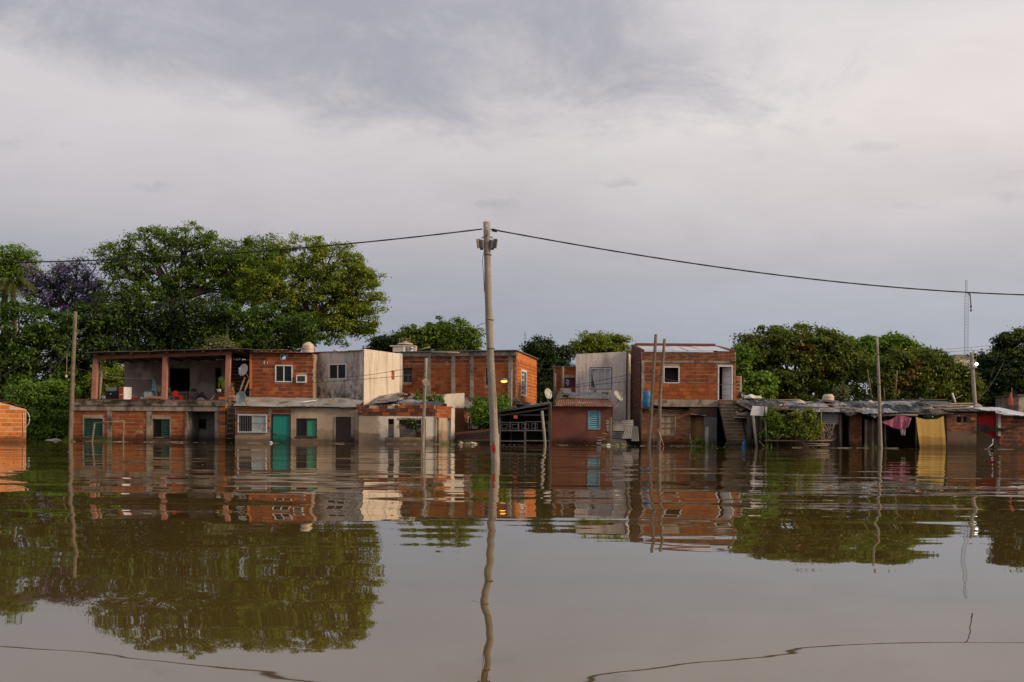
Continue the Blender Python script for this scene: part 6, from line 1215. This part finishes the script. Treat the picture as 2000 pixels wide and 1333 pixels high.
tree('jacaranda', 'jacaranda with dusky purple blossom at the upper left', (120,82), [(150,535,40,32),(110,545,48,34),(85,580,36,46),(140,590,55,46),(180,580,34,40),(60,560,22,34)], 'leaf_dark', 9000, .18, .6, 60, .3, .45, .5, 'large trees behind the houses', extra=('bloss_purple', 1.7 if False else 1.0, .17), seed=24)
tree('light_tree', 'light green tree top cut off by the left edge', (10,84), [(20,510,48,30),(45,540,30,40),(-20,540,50,50)], 'leaf_bright', 14000, .2, .6, 70, .3, .4, .5, 'large trees behind the houses', seed=25)
# vine smothered trees and understorey
tree('vine_covered_tree', 'dark vine covered mass of foliage behind the orange house end', (30,70), [(30,650,60,70),(80,700,70,60),(20,740,60,70),(100,640,50,40),(-40,690,60,90)], 'leaf_vine', 30000, .22, .5, 80, .3, .6, .5, 'vine covered trees', seed=26)
tree('vine_covered_tree', 'dark vine covered tree behind the bare left pole', (190,72), [(170,690,60,60),(215,650,50,50),(150,760,60,60),(230,730,60,55),(190,620,40,40)], 'leaf_dark', 26000, .22, .5, 80, .3, .6, .5, 'vine covered trees', extra=('leaf_vine',.45,.2), seed=27)
tree('vine_covered_tree', 'dense dark trees with hanging vines behind the terrace roof', (320,74), [(300,640,60,60),(370,620,55,60),(420,640,50,70),(260,610,40,45),(340,690,90,40)], 'leaf_dark', 30000, .21, .5, 80, .3, .55, .5, 'vine covered trees', extra=('leaf_mid',.16,.2), seed=28, hang=.5)
tree('vine_covered_tree', 'dark leafy mass behind the orange upper storey', (500,74), [(480,640,60,50),(540,665,60,35),(590,650,50,40),(450,680,60,30)], 'leaf_vine', 22000, .21, .5, 80, .3, .5, .5, 'vine covered trees', seed=29)
tree('pale_shrub', 'pale grey green shrub top above the terrace roof', (428,60), [(425,680,30,18),(445,690,20,12)], 'leaf_greyed', 4000, .14, .35, 50, .08, .3, .5, cat='shrub', seed=30)
tree('leafy_shrub', 'bright green shrub in the gap left of the bare pole', (80,58), [(60,775,45,28),(105,775,38,30),(85,810,50,28),(120,800,25,34),(45,800,30,26),(70,842,40,22),(110,842,35,24)], 'leaf_bright', 20000, .19, .42, 60, .12, .5, .5, cat='shrub', seed=31)
tree('leafy_shrub', 'sparse green shrub seen under the left end of the terrace roof', (205,62), [(205,750,26,30),(215,775,30,16),(235,745,16,26)], 'leaf_olive', 4500, .18, .4, 50, .08, .4, .5, cat='shrub', seed=32)
# palm
b = P(25,HOR,76); b.z = .2; t = thing('palm_tree', 'shaggy palm with drooping fronds at the left edge', 'palm', b); crown = P(25,560,76); rod('trunk', 'bark', [b,b.lerp(crown,.5)+Vector((.2,0,0)),crown], [.25,.2,.2], t, 8); rd = random.Random(3)
for i in range(26):
    a = rd.uniform(0,6.28); el = rd.uniform(-.2,1.2); L = rd.uniform(1.9,2.8); d = Vector((math.cos(a)*math.cos(el),math.sin(a)*math.cos(el),math.sin(el))); mb = MB(); pr = []
    for k in range(9):
        f = k/8; pr.append(crown+d*L*f+Vector((0,0,-1.5*f*f*L*.5)))
    mb.tube(pr,[.03-.003*k for k in range(9)],3,False)
    for k in range(1,9):
        for s_ in (-1,1):
            for m_ in range(3):
                q = pr[k-1].lerp(pr[k],m_/3); tt_ = (pr[k]-pr[k-1]).normalized(); sd = tt_.cross(Vector((0,0,1))).normalized()*s_; e = q+sd*.5*(1-.5*k/9)+tt_*.3+Vector((0,0,-.28)); mb.add([q-tt_*.03,q+tt_*.03,e],[(0,1,2)])
    mb.build('frond', M['leaf_palm'], t)
# middle distance trees
G = 'trees in the middle distance'
tree('round_tree', 'dark tree crown left of the white roof box', (755,95), [(750,675,28,18),(775,668,22,14),(735,690,22,14)], 'leaf_dark', 8000, .24, .5, 60, .2, .5, .5, G, seed=41)
tree('round_tree', 'bushy green tree behind the large brick house roof', (860,92), [(815,660,36,24),(850,655,34,24),(885,650,34,26),(915,665,28,24),(870,680,60,18)], 'leaf_mid', 18000, .23, .5, 60, .25, .5, .5, G, seed=42)
tree('dark_tree', 'dark tree between the large brick house and the stucco house', (1065,75), [(1060,690,36,26),(1090,700,30,26),(1070,740,44,44),(1040,690,20,18),(1075,785,45,30)], 'leaf_dark', 18000, .21, .45, 60, .25, .55, .5, G, seed=43)
tree('light_tree', 'light airy tree behind the stucco house', (1170,88), [(1165,672,42,22),(1195,675,34,22),(1140,685,30,18),(1215,700,26,24)], 'leaf_olive', 13000, .2, .5, 60, .2, .4, .5, G, seed=44)
tree('round_bush', 'dense green bush behind the nearest tall pole', (960,53.6), [(955,795,30,20),(980,800,22,18),(940,815,22,20),(965,825,32,22),(945,790,18,14)], 'leaf_bright', 10000, .15, .3, 60, .10, .55, .5, cat='bush', seed=45)
tree('weed_clump', 'green weeds growing on the broken roof of the ruined house', (846,52.5), [(830,782,22,9),(850,781,20,8),(815,778,12,5)], 'leaf_mid', 1800, .11, .18, 40, 0, .2, .6, cat='weeds', seed=46, shoots=30)
tree('trailing_plant', 'dark leafy plant trailing inside the open window of the ruined house', (802,50.0), [(800,829,14,8),(812,834,9,9)], 'leaf_dark', 900, .10, .2, 30, 0, .2, .6, cat='plant', seed=47)
# right hand trees
G2 = 'trees behind the shacks'
tree('mango_tree', 'massive dark domed mango tree with rusty new leaves', (1550,64), [(1500,680,55,38),(1570,672,60,34),(1620,690,48,40),(1460,710,30,40),(1540,730,75,45),(1630,740,55,45),(1580,765,80,30),(1655,720,34,40)], 'leaf_mango', 52000, .20, .45, 80, .4, .62, .5, G2, seed=51)
tree('papaya_like_tree', 'loose light green tree with knobbly branch tips behind the thin pole', (1735,68), [(1700,680,36,22),(1745,672,36,18),(1770,690,34,22),(1715,715,40,28),(1650,670,18,12)], 'leaf_bright', 15000, .24, .38, 60, .25, .5, .45, G2, seed=52)
tree('mango_tree', 'dark spreading tree with bare lower limbs right of the thin pole', (1790,62), [(1760,715,40,28),(1810,712,40,28),(1838,725,24,30),(1785,745,55,30),(1740,750,40,34)], 'leaf_mango', 24000, .19, .42, 70, .3, .55, .4, G2, seed=53)
tree('mango_tree', 'dark tree rising at the right picture edge', (1985,66), [(1985,685,50,40),(1950,720,40,45),(2010,740,60,60),(1935,755,30,40),(1975,780,45,24),(2040,700,50,60)], 'leaf_dark', 32000, .20, .45, 80, .35, .6, .5, G2, extra=('leaf_mango',.35,.2), seed=54)
tree('low_tree', 'low dark tree beside the lamp pole', (1865,64), [(1870,735,26,24),(1850,765,36,20),(1890,760,24,26)], 'leaf_mango', 8000, .19, .4, 60, .15, .5, .5, G2, seed=55)
tree('young_tree', 'young fresh green tree beside the white door', (1465,57), [(1450,705,14,22),(1452,745,18,22),(1490,745,22,16),(1480,768,30,14),(1455,770,18,16)], 'leaf_bright', 8000, .19, .35, 50, .10, .45, .5, G2, seed=56)
tree('thorny_shrub', 'thin grey leafed shrub beside the cream tank', (1644,53), [(1646,768,12,12),(1636,776,8,6)], 'leaf_greyed', 900, .12, .25, 30, .03, .2, .5, cat='shrub', seed=57)
tree('garden_bush', 'dark green bush in front of the plank shack, left half', (1520,48.0), [(1512,820,18,15),(1525,844,19,15),(1501,848,11,12)], 'leaf_mid', 4800, .12, .24, 50, .05, .45, .5, cat='bush', seed=58)
tree('garden_bush', 'yellow green bush in front of the plank shack, right half', (1580,47.8), [(1574,846,24,12),(1553,822,9,15),(1580,817,5,13),(1594,836,9,10)], 'leaf_yellow', 4800, .12, .24, 50, .05, .45, .5, cat='bush', seed=59)
tree('water_weeds', 'green weeds at the waterline below the stair', (1450,49.5), [(1462,866,16,5),(1425,868,14,4)], 'leaf_mid', 700, .10, .16, 30, 0, .1, .6, cat='weeds', seed=60)
tree('water_weeds', 'green weeds at the foot of the yellowish door', (1368,50.2), [(1366,864,14,6)], 'leaf_mid', 500, .10, .16, 30, 0, .1, .6, cat='weeds', seed=61)
# far wood behind everything
r = np.random.default_rng(5); n = 80000; x = r.uniform(-190,190,n); y = 112+8*r.normal(size=n); hmax = 5.6+1.4*np.sin(x*.13)+1.1*np.sin(x*.31+1)+.7*np.sin(x*.77); z = r.uniform(0,1,n)**.7*hmax+.3
V, F = quads(np.stack([x,y,z],1), .75, seed=77); mesh_np('far_wood', V, F, M['leaf_dark'], None, 'stuff')
# ================================================================== THINGS ON THE WATER
heap('floating_cushion', 'pale flat cushion floating beside the bare left pole', 'cushion', P(107,861,54.5)*1.0, (.42,.25), .12, 'stone', 21).location.z = -.02
o = heap('floating_bottle', 'white bottle floating at the foot of the teal door', 'bottle', Vector((P(529,868,50.4).x,50.4,0)), (.10,.08), .09, 'white', 22, 1)
for i,(px,Y,m_,lab) in enumerate(((899,51.2,'stone','left pale rubble lump at the waterline before the plank fence'),(911,51.1,'stone','small pale lump right of the left rubble lump'),(922,51.2,'sack','widest pale lump before the plank fence'),(1189,49.9,'white','white lump at the waterline by the stepped pier'),(1204,50.1,'stone','pale lump before the corrugated sheet fence'),(1217,50.2,'stone','flat pale lump right of the one before the sheet fence'))): heap('rubble_lump', lab, 'rubble', Vector((P(px,868,Y).x,Y,-.02)), (.16 if i != 2 else .28,.12), .15, m_, 60+i, 1)
o = heap('blue_bag', 'blue and white bag at the stair foot', 'bag', Vector((P(1454,862,49.0).x,49.0,.0)), (.16,.14), .30, 'blue', 71)
r = np.random.default_rng(8); n = 500; yy = 8+41*r.uniform(0,1,n)**.45; xx = (r.uniform(-1,1,n))*yy*.55; L = np.stack([xx,yy,np.full(n,.004)],1); V, F = quads(L, .035, up=6, seed=3); mesh_np('floating_debris', V, F, M['stone'], None, 'stuff')
r = np.random.default_rng(18); n = 1000; xx = r.uniform(-22,25,n); yy = 50.0+r.normal(size=n)*.25-(xx>14)*1.6; V, F = quads(np.stack([xx,yy,np.full(n,.006)],1), .065, up=6, seed=4); mesh_np('waterline_debris', V, F, M['deadtwig'], None, 'stuff')

rd = random.Random(404); mb = MB()
for i in range(60):                                    # sticks, reeds and straw that drifted against the walls
    x = rd.choice([rd.uniform(-22,-2), rd.uniform(2,12), rd.uniform(12,24)]); y = (50.25 if x < 12 else 47.9)+rd.uniform(-.7,.15); a = rd.gauss(0,.5); L = rd.uniform(.15,.8)
    d_ = Vector((math.cos(a),math.sin(a)*.4,rd.uniform(-.02,.06)))*L; mb.tube([(x,y,.012),Vector((x,y,.012))+d_],[.012,.007],4,False)
mb.build('drift_sticks', M['deadtwig'], None, kind='stuff')
rd = random.Random(405); mb = MB()
for i in range(420):                                   # thin grass and weeds standing out of the shallow edge
    cx_ = rd.choice([-22.3,-20.5,-3.2,-2.2,4.9,5.3,9.2,9.9,11.2,11.8,12.2,14.5,17.5]); x = cx_+rd.gauss(0,.22); y = (50.0 if x < 12.1 else 47.9)+rd.gauss(0,.15); h_ = rd.uniform(.08,.34); a = rd.gauss(0,.12)
    mb.add([(x-.012,y,-.05),(x+.012,y,-.05),(x+a,y+rd.gauss(0,.05),h_)],[(0,1,2)])
mb.build('grass', M['leaf_mid'], None, kind='stuff')
